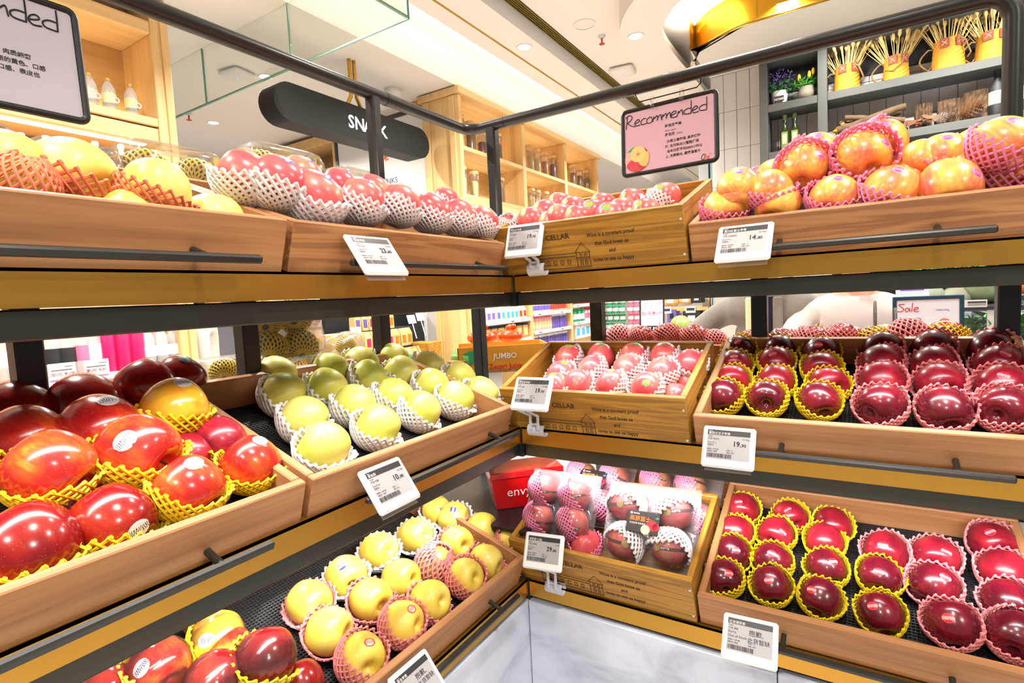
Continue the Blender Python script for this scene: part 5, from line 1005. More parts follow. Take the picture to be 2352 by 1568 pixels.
# ------------------------------------------------------------ oak drinks cabinet at the end of the aisle
BX = -2.6
t = thing('oak_cabinet', 'oak drinks cabinet with a bright strip under its shelf, behind the yellow apples', 'cabinet', T(BX, -2.0, 0)); yE = 2.53
for y in (yE-.09, .5):
    g = G(); g.box((-.36, y, 0), (0, y+.09 if y > 1 else y+.04, 3.19), .004); mk('side_panel', g, M['oak'], t)
g = G(); g.box((-.36, yE-.04, 0), (.012, yE, 3.19), .002); mk('end_stile', g, M['oak'], t)
g = G(); g.box((-.36, 0, 2.34), (-.345, yE-.05, 3.19)); mk('back_panel', g, M['oakX'], t)
g = G(); g.box((-.30, 0, 0), (-.285, yE-.05, 2.34)); mk('back_panel', g, wood('oak_rosy', (206, 162, 128), (222, 182, 150), (232, 196, 166), 'Z', .5), t)
for z, h_ in ((2.525, .045), (3.06, .07)):
    g = G(); g.box((-.345, 0, z-h_), (-.002, yE-.09, z), .004); mk('shelf', g, M['oakX'], t)
g = G(); g.box((-.345, 0, 2.385), (-.012, yE-.09, 2.47), .004); mk('pelmet', g, M['oakX'], t)
g = G(); g.box((-.10, 0, 2.379), (-.055, yE-.14, 2.385)); mk('led_strip', g, M['led'], t)
lamp('cabinet_strip', (BX-.08, -.6, 2.365), (0, 0, -1), 12, 2.4, .04, (1, .9, .76), 160, (0, 1, 0)); lamp('cabinet_strip', (BX-.30, -.4, 2.545), (.2, 0, 1), 5, 2.2, .02, (1, .84, .58), 170, (0, 1, 0))
g = G(); g.box((-.30, 0, 1.05), (-.0, yE-.02, 1.10)); mk('shelf', g, M['oakX'], t)
rail(t, BX, .8, yE-.05, 1.115, .28)
g = G(); g.box((-.30, 0, .70), (-.0, yE-.02, .74)); mk('shelf', g, M['white'], t)
def bottle(x, y, z, h, r, mats, label, group, kind='water', name='bottle'):
    o = thing(name, label, 'bottle', T(x, y, z), group)
    if kind == 'flask': pf = [(r*.9, 0), (r, h*.05), (r, h*.35), (r*.62, h*.62), (r*.42, h*.80), (r*.40, h*.9)]
    elif kind == 'tall': pf = [(r*.95, 0), (r, .01), (r, h*.62), (r*.42, h*.78), (r*.36, h*.92)]
    else: pf = [(r*.94, 0), (r, h*.04), (r*.96, h*.2), (r, h*.24), (r*.96, h*.34), (r, h*.38), (r, h*.62), (r*.92, h*.72), (r*.55, h*.85), (r*.4, h*.89), (r*.4, h*.92)]
    g = G(); g.lathe(pf, 18); mk('body', g, M[mats[0]], o, 60)
    if mats[1]: g = G(); g.lathe([(r*1.01, h*.26 if kind != 'flask' else h*.1), (r*1.01, h*.52 if kind != 'flask' else h*.32)], 18, cap=False); mk('label_patch', g, M[mats[1]], o, 60)
    g = G(); g.lathe([(r*.44, h*.91), (r*.46, h*.92), (r*.46, h*.985), (r*.38, h)], 14); mk('cap', g, M[mats[2]], o, 40)
    return o
zb = 1.116
def by(px, py=850): return at(px, py, 0, BX-.07).y
B = lambda px, w, h, r, mats, lb, grp=None, kind='water', dx=0: bottle(BX-.07-dx, by(px), zb, h, r, mats, lb, grp, kind)
B(20, 0, .31, .047, ('bottle', 'curtainw', 'curtainw'), 'large clear water bottle with blue lettered label at the photo edge')
B(42, 0, .30, .042, ('bottle', 'sky', 'curtainw'), 'clear water bottle with blue label beside the dark post')
B(120, 0, .29, .046, ('bottle', 'print', 'curtainw'), 'clear water bottle with black Harrogate band, first')
B(154, 0, .29, .046, ('bottle', 'print', 'curtainw'), 'clear water bottle with black Harrogate band, second')
B(190, 0, .30, .038, ('bottle', 'rose', 'magenta'), 'ribbed clear bottle with pink cap and pink label')
B(219, 0, .305, .038, ('bottle', 'curtainw', 'magenta'), 'ribbed clear bottle with pink cap and white label')
for i, px in enumerate((250, 286, 319)): B(px, 0, .32, .040, ('magenta', None, 'red'), f'bright red waisted bottle, {ORD[i]} of the three red ones', 'red bottles on the drinks shelf', 'tall')
for i, px in enumerate((346, 377, 404)): B(px, 0, .235, .036, ('bottle', 'curtainw', 'orangep'), f'small clear glass bottle with orange printed label, {ORD[i]} of the front three', 'small glass bottles on the drinks shelf')
for i, px in enumerate((334, 362, 390)): B(px, 0, .235, .034, ('bottle', 'curtainw', 'orangep'), f'small clear glass bottle in the second row, {ORD[i]} one', 'small glass bottles on the drinks shelf', dx=.10)
B(424, 0, .27, .034, ('sky', 'sky', 'red'), 'pale blue bottle with red cap at the end of the shelf')
for i, (px, s) in enumerate(((145, '加1元 多1件'), (225, '第2件 半价'))):
    q = at(px, 855, 0, BX+.02); t2 = thing('promo_card', f'small white promotion card with red characters, {ORD[i]} on the drinks rail', 'card', frame((BX+.013, q.y, 1.145), (0, 1, 0), (0, 0, 1)), 'promotion cards on the drinks rail')
    g = G(); g.box((-.055, -.03, 0), (.055, .05, .001)); mk('card', g, M['curtainw'], t2)
    g = G(); g.text(s, .019, T(-.048, -.012, .0015), 'L', True); mk('red_print', g, M['red'], t2); g = G(); g.rect(T(0, 0, .0015), -.045, .012, .04, .018); g.rect(T(0, 0, .0015), .01, .03, .045, .034); mk('print', g, M['greyd'], t2)
def by2(px, py): return at(px, py, 0, BX-.12).y
for i, (px, py, lb, c) in enumerate(((207, 208, 'clear cordial bottle with pink label beside the hanging sign', 'salmon'), (252, 235, 'clear cordial bottle with green label, middle of three', 'olab'), (303, 245, 'clear cordial bottle with green label in the cabinet corner', 'olab'))):
    bottle(BX-.12, by2(px, py), 2.526, .195, .033, ('bottle', None, 'gold2'), lb, 'cordial bottles on the upper shelf', 'water'); 
    o = [x for x in COL.objects if x.get('label') == lb][0]; g = G(); g.lathe([(.0336, .055), (.0336, .11)], 16, cap=False); mk('label_patch', g, pm('cordial_label', (222, 222, 170) if c == 'olab' else (240, 200, 180), .5), o, 60)
    g = G(); g.text('D', .045, frame((.035, .004, .060), (0, 1, 0), (0, 0, 1)), 'L', True); mk('letter', g, M['white'], o)
for i, px in enumerate((50, 107, 158, 218, 276)):
    y = at(px, 330, 0, BX-.1).y; zt2 = at(px, 306+i*6.5, 0, BX-.1).z
    bottle(BX-.1, y, zt2-.30, .30, .034, ('bottle', 'curtainw', 'curtainw'), f'white capped clear bottle behind the yellow apples, {ORD[i]} along the counter', 'white capped bottles on the counter', 'tall')
g = G(); zc = at(158, 320, 0, BX-.1).z-.32; g.box((-.30, 0, zc-.05), (.02, yE-.09, zc-.001), .003); mk('counter', g, M['oakX'], t)

# ------------------------------------------------------------ drinks gondola and brown bag display seen through the gap
GX = -3.35
t = thing('drinks_gondola', 'white gondola of milk cartons seen between the fruit shelves', 'shelving', T(GX, 1.75, 0))
for z in (1.265, 1.055, .83): rail(t, GX, 0, .85, z, .3)
g = G(); g.box((-.32, 0, 0), (-.30, .85, 1.55)); mk('back_panel', g, M['white'], t)
g = G(); g.box((-.30, .85, 0), (.0, .88, 1.6)); mk('end_panel', g, M['oak'], t)
goods(GX, 1.80, 2.58, 1.265, .16, 9, 'carton', [('curtainw', 'rose', 'blue'), ('curtainw', 'orange', 'red')], ['white carton with rose picture on the upper gondola shelf', 'white carton with orange picture on the upper gondola shelf'], 'cartons on the upper gondola shelf', 'carton', .07)
goods(GX, 1.80, 2.58, 1.055, .19, 9, 'carton', [('curtainw', 'green', 'green'), ('cream', 'orange', 'purple'), ('curtainw', 'orange', 'blue')], ['white and green milk carton on the middle gondola shelf', 'yellow milk carton on the middle gondola shelf', 'white juice carton with blue cap on the middle gondola shelf'], 'cartons on the middle gondola shelf', 'carton', .07)
goods(GX, 1.80, 2.58, .83, .19, 9, 'carton', [('curtainw', 'red', 'green')], 'white carton with red fruit picture on the lower gondola shelf', 'cartons on the lower gondola shelf', 'carton', .07)
DX = -2.3
t = thing('bag_display', 'dark stepped display of brown paper bags beyond the pears', 'shelving', T(DX, 1.70, 0))
for i, z in enumerate((.90, 1.055, 1.205)):
    g = G(); g.box((-.35-.05*i, 0, 0), (-.02-.11*i, .70, z), .003); mk('step', g, M['deepblack'], t)
g = G(); g.box((-.55, -.05, 0), (-.50, .95, 1.50)); mk('back_panel', g, M['deepblack'], t)
BL = [[('paper', 'rose'), ('paper', 'green'), ('paper', 'green'), ('paper', 'blue')], [('paper', 'magenta'), ('paper', 'magenta'), ('paper', 'orange'), ('paper', 'orange')], [('paper', 'purple'), ('paper', 'magenta'), ('paper', 'orange')]]
for i, z in enumerate((.90, 1.055, 1.205)):
    goods(DX-.02-.11*i, 1.72, 2.36-.1*i, z, .145, 8-i, 'pouch', BL[i], [f'brown paper bag with {c[1]} label, {("lowest", "middle", "top")[i]} step' for c in BL[i]], f'brown bags on the {("lowest", "middle", "top")[i]} step', 'bag', .07)
g = G(); q = at(985, 800, 0, DX+.02); g.box((DX-.2, 2.23, .80), (DX+.05, 2.40, 1.07), .003); o = tag(mk('wooden_crate', g, M['crate']), 'upright wooden crate beside the brown bags', 'crate'); g = G(); g.box((DX+.0501, 2.27, .86), (DX+.052, 2.275, 1.0)); g.box((DX+.0501, 2.29, .86), (DX+.052, 2.295, 1.0)); mk('burnt_print', g, M['burnt'], o)
for i, (px, py) in enumerate(((945, 733), (965, 727), (818, 762))):
    q = at(px, py, 0, DX+.05); t2 = thing('price_card', ('tilted white price card over the brown bags', 'pictured card of beans over the brown bags', 'tilted white price card beside the kraft carton')[i], 'card', frame(q, (0, 1, 0), (-.3, 0, 1)), 'cards over the bag display')
    g = G(); g.box((-.045, -.035, 0), (.045, .035, .002)); mk('card', g, M['curtainw'], t2); g = G(); g.rect(T(0, 0, .0025), -.035, -.02, .035, .012); mk('print', g, M['lilac'], t2); g = G(); g.box((-.004, -.16, -.004), (.004, -.03, 0)); mk('card_stem', g, M['clip'], t2)
q = at(800, 795, 0, -2.2); g = G(); g.box((-.12, -.14, 0), (0, .14, .19), .003); o = tag(mk('kraft_carton', g, M['paper'], None, None, T(-2.2, q.y, q.z-.10)), 'kraft carton with faint drawings beside the milk cartons', 'box'); g = G(); g.text('Café', .03, frame((.001, -.10, .12), (0, 1, 0), (0, 0, 1))); mk('print', g, M['greyd'], o); g = G(); g.box((-.11, -.13, .19-1.0-.0), (-.01, .13, .0)); mk('stand', g, M['deepblack'], o)
g = G(); g.box((-2.62, 2.42, 0), (-2.58, 2.56, 2.2)); tag(mk('dark_partition', g, M['deepblack']), 'dark upright partition beside the oak grocery bays', 'partition')

# ------------------------------------------------------------ juice cartons box in the shelf corner, produce behind
t = thing('fruit_carton', 'printed yellow and orange fruit carton behind the shelf corner', 'carton', frame(V((-.56, .46, 1.115)), V((.72, .55, 0)), V((0, 0, 1)).cross(V((.72, .55, 0)).normalized())))
g = G(); g.box((0, 0, 0), (.36, .22, .012)); mk('base_panel', g, M['paper'], t)
for a, b in (((0, 0, 0), (.36, .005, .105)), ((0, .215, 0), (.36, .22, .105)), ((0, 0, 0), (.005, .22, .105)), ((.355, 0, 0), (.36, .22, .105))):
    g = G(); g.box(a, b); mk('carton_wall', g, pm('carton_yellow', (206, 140, 30), .6), t)
F = frame((0, -.001, 0), (1, 0, 0), (0, 0, 1)); g = G(); g.text('JUMBO', .030, F @ T(.14, .055, 0), 'L', True); mk('white_print', g, M['white'], t)
g = G(); g.text('Zespri Juicy', .028, F @ T(.12, .015, 0), 'L', True); mk('red_print', g, M['red'], t); g = G(); g.add([F @ V(p) for p in ((.03, .03, 0), (.12, .07, 0), (.07, .095, 0), (.02, .08, 0))], [(0, 1, 2, 3)]); mk('leaf_print', g, M['green'], t)
for i, (x, y, r, lb) in enumerate(((.10, .10, .05, 'orange film bundle tied with a bow in the corner carton'), (.22, .11, .045, 'orange film wrapped bundle behind the dark post'))):
    g = G(); rb = random.Random(i); g.ell((0, 0, 0), (r*1.3, r, r*.6), 14, 8); g.ell((.0, 0, r*.7), (r*.5, r*.2, r*.35), 10, 6); g.ell((r*.4, 0, r*.85), (r*.35, r*.15, r*.25), 10, 6)
    P = t.matrix_basis @ V((x, y, .135)); tag(mk('film_bundle', g, pm('orange_film', (226, 76, 10), .2, coat=.6), None, 60, T(*P)), lb, 'wrapped bundle')
P = at(1070, 822, 1, .50); g = G(); g.box((-.05, -.03, -.05), (.05, .03, .03), .02); o = tag(mk('greens_bag', g, pm('bag_green', (96, 140, 60), .25, coat=.5, noise=.4, nscale=60), None, 50, T(P.x-.02, P.y, P.z)), 'green bag of leaves behind the far pear', 'bag')
P = at(1050, 845, 1, .46); g = G(); g.box((-.035, -.02, -.03), (.035, .02, .03), .004); tag(mk('small_carton', g, pm('carton_olive', (130, 96, 30), .6), None, None, T(*P)), 'small olive brown carton behind the end pear', 'carton')
# ------------------------------------------------------------ dark shelf unit on the tiled wall
SY = 3.30                                   # front edges
t = thing('wall_shelf', 'dark grey wooden shelf unit on the white tiled wall', 'shelf', T(0, SY, 0)); DP = YB-SY-.012
xl = at(1745, 300, 1, SY).x; xd = at(1889, 250, 1, SY).x; xr = 3.2; zt3 = 3.02
def shelfz(px, py): return at(px, py, 1, SY).z
zA, zB = shelfz(1815, 230), shelfz(1815, 342)
g = G(); g.box((xl, 0, 1.75), (xl+.055, DP, zt3), .003); mk('upright', g, M['darkshelf'], t)
g = G(); g.box((xd-.03, 0, 1.75), (xd+.03, DP, zt3), .003); mk('upright', g, M['darkshelf'], t)
g = G(); g.box((2.0, 0, 1.75), (2.06, DP, zt3), .003); mk('upright', g, M['darkshelf'], t)
for z in (zA, zB, zB-(zA-zB)):
    for a, b in ((xl+.055, xd-.03), (xd+.03, 2.0), (2.06, xr)):
        g = G(); g.box((a, .004, z-.055), (b, DP, z), .003); mk('shelf', g, M['darkshelf'], t)
g = G(); g.box((xl, 0, zt3), (xr, DP, zt3+.06), .003); mk('top_board', g, M['darkshelf'], t)
g = G(); g.box((xl+.055, DP-.01, zt3-.17), (xr, DP, zt3)); mk('top_back', g, M['deepblack'], t)
SYM = SY+.10
def sx(px, py): return at(px, py, 1, SYM).x
# wheat baskets
def basket(px, seed, label, s=1.0):
    o = thing('wheat_basket', label, 'basket', T(sx(px, 180), SYM, zA), 'wicker baskets of dried wheat'); rb = random.Random(seed); h, r = .175*s, .078*s
    g = G(); N, R = 22, 14; vs = [((r*(1.04-.16*j/R)+.003*((i+j) % 2))*V((cos(2*pi*i/N), sin(2*pi*i/N), 0))+V((0, 0, h*j/R))) for j in range(R+1) for i in range(N)]
    g.add(vs, [(j*N+i, j*N+(i+1) % N, (j+1)*N+(i+1) % N, (j+1)*N+i) for j in range(R) for i in range(N)]+[tuple(range(N))[::-1]]); mk('woven_body', g, M['wicker'], o)
    for a in (-1.9, -.9):
        m = frame((0, 0, 0), (-sin(a), cos(a), 0), (0, 0, 1)) @ T(0, h-.03, r*.965); g = G(); g.box((-.025, -.028, 0), (.025, .026, .003)); l = mk('leather_patch', g, M['leather'], o, None, m)
        g = G(); g.stroke([(-.014, -.014), (.014, .014)], .002, T(0, 0, .004), 4); g.stroke([(-.014, .014), (.014, -.014)], .002, T(0, 0, .004), 4); mk('stitched_cross', g, M['straw'], l)
    g = G(); g.tube([(-r-.0, -.01, h*.8)]+[(-r-.02-.045*sin(pi*k/8), -.02, h*.8-.13*k/8) for k in range(9)]+[(-r-.005, -.02, h*.2)], .005, 6); mk('rope_handle', g, M['rope'], o, 60)
    g = G(); g.tube([(r*.5, -r*.85, h*.95), (r*.9, -r*.95, h*.8), (r*1.25, -r*.7, h*.4), (r*1.1, -r*.4, h*.3)] if seed % 2 else [(-r*.9, -r*.5, h*.5), (-r*.3, -r*1.05, h*.35), (r*.4, -r*1.0, h*.6), (r*.6, -r*.85, h*.95)], .005, 6); mk('rope_handle', g, M['rope'], o, 60)
    g = G()
    for k in range(64):
        a = rb.random()*6.28; q = r*.7*rb.random()**.5; l = .13+.13*rb.random(); lean = (.25+.55*rb.random()); dx, dy = cos(a)*lean*1.1, sin(a)*lean*.45
        p0 = V((cos(a)*q, sin(a)*q*.8, h*.6)); p1 = p0+V((dx*l*.8, dy*l*.8, h*.4+l*.55)); d = (p1-p0).normalized(); p2 = p1+d*.085
        g.tube([p0, p1], .002, 3, caps=False); g.tube([p1, p1+d*.02, p1+d*.06, p2], [.003, .0115, .010, .002], 5)
        for e in range(2): g.tube([p1+d*.05, p2+d*.05+V((J(.02), J(.01), J(.01)))], .0006, 3, caps=False)
    w = mk('dried_wheat', g, M['straw'], o); w['kind'] = 'stuff'
for px, s, lb, sc in ((1945, 1, 'wicker basket of dried wheat beside the flower pots, two leather patches', 1.0), (2058, 2, 'narrow wicker basket of dried wheat, second along the shelf', .92), (2177, 3, 'wide wicker basket of dried wheat before the steel post', 1.08), (2275, 5, 'wicker basket of dried wheat half hidden by the steel post', 1.0), (2342, 6, 'wicker basket of dried wheat cut off beyond the steel post', 1.0)): basket(px, s, lb, sc)
# flower pots
o = thing('potted_flowers', 'purple flowers in a white pot lettered HOME', 'plant', T(sx(1791, 205), SYM, zA)); rb = random.Random(4)
g = G(); g.lathe([(.042, 0), (.058, .10), (.054, .10), (.05, .085)], 20); pt = mk('pot', g, M['white'], o, 40)
g = G(); g.box((-.032, -.056, .02), (.032, -.050, .06)); lb_ = mk('label_patch', g, M['einkbar'], pt); g = G(); g.text('HOME', .022, frame((0, -.0565, .03), (1, 0, 0), (0, 0, 1)), 'C', True); mk('print', g, M['white'], lb_)
def tuft(name, mat, n, zb, spread, ht, sz, par, up=0):
    g = G()
    for k in range(n):
        a, q = rb.random()*6.28, rb.random()**.5; p = V((cos(a)*q*spread, sin(a)*q*spread*.7, zb+up+ht*rb.random()*(1.1-q*.5))); d = V((J(1), J(1), .4+J(.6))).normalized(); s_ = d.orthogonal().normalized()
        g.add([p-s_*sz*.35, p+d*sz*.5-s_*sz*.1, p+d*sz, p+s_*sz*.35], [(0, 1, 2, 3)])
    m = mk(name, g, M[mat], par); m['kind'] = 'stuff'; return m
tuft('leaves', 'leafd', 110, .09, .09, .10, .035, o); tuft('purple_blooms', 'lav', 130, .13, .105, .13, .022, o)
o = thing('potted_flowers', 'small yellow flowers with green leaves in a clay pot', 'plant', T(sx(1852, 190), SYM, zA))
g = G(); g.lathe([(.03, 0), (.056, .03), (.058, .055), (.048, .085), (.052, .095), (.046, .095)], 18); mk('pot', g, M['clay'], o, 50)
tuft('leaves', 'leafg', 120, .09, .075, .075, .036, o)
g = G()
for dx, dz in ((-.045, .17), (.02, .18), (.045, .195)): g.ell((dx, -.01, dz), (.012, .012, .026), 8, 6)
ys_ = mk('yellow_blooms', g, M['yflower'], o); ys_['kind'] = 'stuff'
for i, px in enumerate((1803, 1826)):
    o = thing('oil_bottle', ('dark green oil bottle, the one nearer the shelf end', 'dark green oil bottle, the one nearer the wheat baskets')[i], 'bottle', T(sx(px, 310), SYM, zB), 'green oil bottles')
    g = G(); g.box((-.030, -.030, 0), (.030, .030, .16), .008); g.lathe([(.030, .155), (.014, .19), (.013, .245)], 12); mk('body', g, M['oil'], o, 40)
    g = G(); g.box((-.021, -.0306, .03), (.021, -.030, .145)); l = mk('label_patch', g, M['olab'], o); g = G(); g.box((-.014, -.0312, .06), (.014, -.0306, .13)); mk('label_panel', g, pm('oil_panel', (196, 206, 150), .5), l)
    g = G(); g.lathe([(.0145, .235), (.0145, .27), (.012, .272)], 12); mk('cap', g, M['olab'], o, 40)
# rustic things on the second shelf
o = thing('twig_basket', 'grey twig basket with yellow mushrooms beside the log bundle', 'basket', T(sx(1955, 290), SYM, zB))
g = G()
for k in range(26):
    a = 2*pi*k/26; g.tube([(.062*cos(a), .05*sin(a), 0), (.095*cos(a), .075*sin(a), .09)], .005, 5)
mk('twig_body', g, pm('twig_grey', (120, 108, 92), .9), o)
g = G(); g.tube([(.09*cos(a), 0, .085+.06*sin(a)) for a in [pi*k/10 for k in range(11)]], .004, 6); mk('handle', g, M['rope'], o)
for k, (x, z) in enumerate(((-.07, .10), (-.045, .125), (-.02, .115), (-.085, .085))):
    g = G(); g.ell((0, 0, 0), (.028, .024, .014), 12, 6); g.tube([(0, 0, 0), (.005, 0, -.04)], .006, 6); o2 = mk('mushroom', g, M['yflower'] if k % 2 else M['orange'], None, 60, T(o.location.x+x, SYM-.02, zB+z)); tag(o2, f'yellow mushroom in the twig basket, {ORD[k]} from the top' if 0 else ('yellow orange mushroom, lowest at the basket rim', 'yellow mushroom, topmost in the twig basket', 'orange mushroom beside the basket handle', 'yellow mushroom hanging over the basket rim')[k], 'mushroom', 'mushrooms in the twig basket')
xb = sx(2015, 285)
for k in range(7):
    g = G(); rb = random.Random(k); r = .018+.008*rb.random(); L = .16+.05*rb.random()
    g.tube([(-L+.05*i+J(.004), J(.006), .0+.012*rb.random()) for i in range(int(2*L/.05)+1)], [r*(1+J(.15)) for i in range(int(2*L/.05)+1)], 9)
    a = .28+J(.15) if k < 5 else -.2
    o = mk('log', g, M['bark'], None, 60, T(xb-.02+J(.02), SYM-.05+.032*(k % 3), zB+.045+.036*(k//3)+(.028 if k % 2 else 0)) @ Matrix.Rotation(a, 4, 'Y')); tag(o, f'bark covered stick in the loose bundle on the second shelf', 'log', 'sticks bundled on the second shelf')
for k in range(9):
    g = G(); rb = random.Random(20+k); pts = [(.035*cos(a)*(.7+.5*rb.random()), .02*sin(a)*(.7+.5*rb.random())) for a in [2*pi*i/8 for i in range(8)]]; g.prism(pts, .004)
    o = mk('dry_leaf', g, pm('dry_leaf', (110, 70, 46), .9) if k != 4 else M['darkred'], None, None, T(xb+.10+.028*k, SYM-.05+J(.02), zB+.02+.05*rb.random()) @ Matrix.Rotation(1.1+J(.6), 4, 'X') @ Matrix.Rotation(J(.8), 4, 'Y')); tag(o, 'curled brown dry leaf beside the stick bundle' if k != 4 else 'dark red dry leaf beside the bark pieces', 'leaf', 'dry leaves on the second shelf')
for k, (px, py, w, h, lb) in enumerate(((2122, 285, .095, .17, 'narrow bark slab, first of the three'), (2183, 272, .13, .165, 'bark slab behind the pine cones, second of the three'), (2252, 258, .165, .19, 'widest bark slab, beside the steel post'))):
    g = G(); rb = random.Random(50+k); n = 16; vs = []
    for j in range(9):
        for i in range(n+1):
            x = -w/2+w*i/n; vs.append((x, -.012*rb.random()-.02*cos(pi*x/w)-(0 if i % 3 else -.008), h*j/8*(1+(.03*rb.random() if j == 8 else 0))))
    q = n+1; g.add(vs, [(j*q+i, j*q+i+1, (j+1)*q+i+1, (j+1)*q+i) for j in range(8) for i in range(n)]); g.add([(x, y+.03, z) for x, y, z in vs], [(j*q+i+1, j*q+i, (j+1)*q+i, (j+1)*q+i+1) for j in range(8) for i in range(n)]); g.add([(-w/2, .02, 0), (w/2, .02, 0), (w/2, .0, h), (-w/2, .0, h)], [(0, 1, 2, 3)])
    o = mk('bark_slab', g, M['bark'], None, None, T(sx(px, py), SYM+.03, zB)); tag(o, lb, 'bark', 'bark slabs on the second shelf')
def cone(px, py, r, mat, lb):
    g = G(); rb = random.Random(int(px))
    for j in range(9):
        n = 9; rr = r*sin(pi*(j+1.2)/11)
        for i in range(n):
            a = 2*pi*(i+.5*(j % 2))/n; c = V((rr*cos(a), rr*sin(a), r*1.9*j/9)); d = V((cos(a), sin(a), .5)).normalized(); s_ = V((-sin(a), cos(a), 0))
            g.add([c-d*r*.25-s_*r*.16, c-d*r*.25+s_*r*.16, c+d*r*.2+s_*r*.17, c+d*r*.26, c+d*r*.2-s_*r*.17], [(0, 1, 2, 3, 4)])
    o = mk('pine_cone', g, mat, None, None, T(sx(px, py), SYM-.06, zB+r*.85) @ Matrix.Rotation(1.2, 4, 'Y')); tag(o, lb, 'pine cone', 'pine cones on the second shelf')
cone(2205, 278, .055, pm('cone_brown', (120, 76, 40), .8), 'large brown pine cone leaning on the middle bark slab'); cone(2148, 283, .034, pm('cone_frost', (170, 160, 152), .8), 'frosted pine cone before the first bark slab'); cone(2228, 268, .030, pm('cone_frost2', (160, 150, 142), .8), 'frosted pine cone before the widest bark slab'); cone(2170, 285, .026, pm('cone_dark', (90, 62, 44), .8), 'small dark pine cone between the bark slabs')
for k, (px, z, lb) in enumerate(((2348, zB, 'dark wine bottle with white label beyond the steel post, upper'), (2290, zB, 'dark bottle hidden behind the steel post'), (2350, zB-(zA-zB), 'dark wine bottle beyond the steel post, lower'))):
    bottle(sx(px, 250), SYM, z, .30, .042, ('print', 'cream', 'print'), lb, 'dark bottles beyond the steel post', 'tall')
for k in range(5):
    g = G(); g.lathe([(.028, 0), (.028, .13), (.024, .14)], 10); z3 = zB-(zA-zB); o = mk('short_log', g, M['bark'] if k % 2 else pm('log_tan', (150, 110, 66), .8), None, 40, T(sx(2080+32*k, 340), SYM, z3)); tag(o, 'short upright log on the third shelf behind the apples', 'log', 'short logs on the third shelf')
o = thing('kettle', 'grey blue vessel at the end of the third shelf, mostly hidden', 'vessel', T(sx(1768, 380), SYM, zB-(zA-zB))); g = G(); g.lathe([(.05, 0), (.06, .05), (.05, .12), (.03, .16)], 14); mk('body', g, pm('vessel', (120, 124, 134), .4), o, 50); g = G(); g.box((-.02, -.03, .16), (.03, .03, .2), .004); mk('lid', g, pm('vessel_lid', (80, 90, 120), .4), o)

# ------------------------------------------------------------ fruit on the far side of the arm with the crates
t = thing('wooden_tray', 'oak tray on the far side of the stand, back to back with the crimson tray', 'tray', T(.1, .475, 1.165))
for a, b in (((0, 0, 0), (1.25, .016, .07)), ((0, .38, -.12), (1.25, .396, -.05))): g = G(); g.box(a, b, .002); mk('long_panel', g, M['wood'], t)
g = G(); g.add([(0, .016, .0), (1.25, .016, .0), (1.25, .38, -.11), (0, .38, -.11)], [(0, 1, 2, 3)]); mk('base_panel', g, M['wood'], t)
for x in (0, 1.234): g = G(); g.add([(x, .016, 0), (x, .38, -.12), (x, .38, -.05), (x, .016, .07), (x+.016, .016, 0), (x+.016, .38, -.12), (x+.016, .38, -.05), (x+.016, .016, .07)], [(0, 1, 2, 3), (7, 6, 5, 4), (0, 4, 5, 1), (1, 5, 6, 2), (2, 6, 7, 3), (3, 7, 4, 0)]); mk('side_panel', g, M['woodY'], t)
for i, (px, py, r, k, n, lb, fl) in enumerate([(1421, 768, .042, 'garnet', 'pink', 'far side apple wrapped whole in ribbed rose net by the post', True), (1472, 768, .040, 'garnet', 'pink', 'far side brown gold apple, net on one side, before the price board', False), (1532, 764, .042, 'garnet', 'pink', 'far side gold apple with net pulled up, below the melon', False), (1594, 768, .042, 'garnet', 'pink', 'far side gold apple in a pink cup beside the grey sleeve', False), (1640, 778, .036, 'garnet', 'pink', 'far side apple low in pink net under the grey sleeve', True), (1727, 780, .038, 'ruby', 'pink', 'far side apple in pink net beside the dark post', True),
                                                 (1797, 778, .042, 'ruby_shaded', 'pink', 'far side red apple in front of the grey jacket', False), (1866, 776, .044, 'ruby_shaded', 'pink', 'far side red apple with net between the two people', False), (1931, 770, .044, 'ruby', 'pink', 'far side red gold apple below the navy bag straps', False), (2003, 776, .042, 'ruby_shaded', 'yellow', 'far side red apple in yellow net below the white sleeve', False), (2082, 766, .046, 'ruby_shaded', 'pink', 'far side apple wrapped in rose net before the sale sign', True), (2171, 768, .044, 'ruby', 'yellow', 'far side red apple in yellow net under the sale sign', False)]):
    c = at(px, py+5, 1, .55); fruit_at(c, r*.95, k, 'apple', lb, 'apple', 'apples on the far side', (J(.4), -.3, 1), n, (J(.5), .5, 1) if not fl else (.3, -.6, -.6), 1.3, full=fl, stem=False)
for nm, a, b, w in (('oak tray back on the far side low down, behind the dark red apples', (.02, .455, .70), (1.02, .471, .905), 0),):
    t = thing('wooden_tray', nm, 'tray', T(0, 0, 0)); g = G(); g.box(a, (.55, b[1], b[2]), .003); mk('back_panel', g, M['woodr'], t); g = G(); g.box((.553, a[1], a[2]), b, .003); mk('back_panel', g, M['woodr'], t); g = G(); g.box((a[0], .471, a[2]), (b[0], .85, a[2]+.01)); mk('base_panel', g, M['wood'], t)
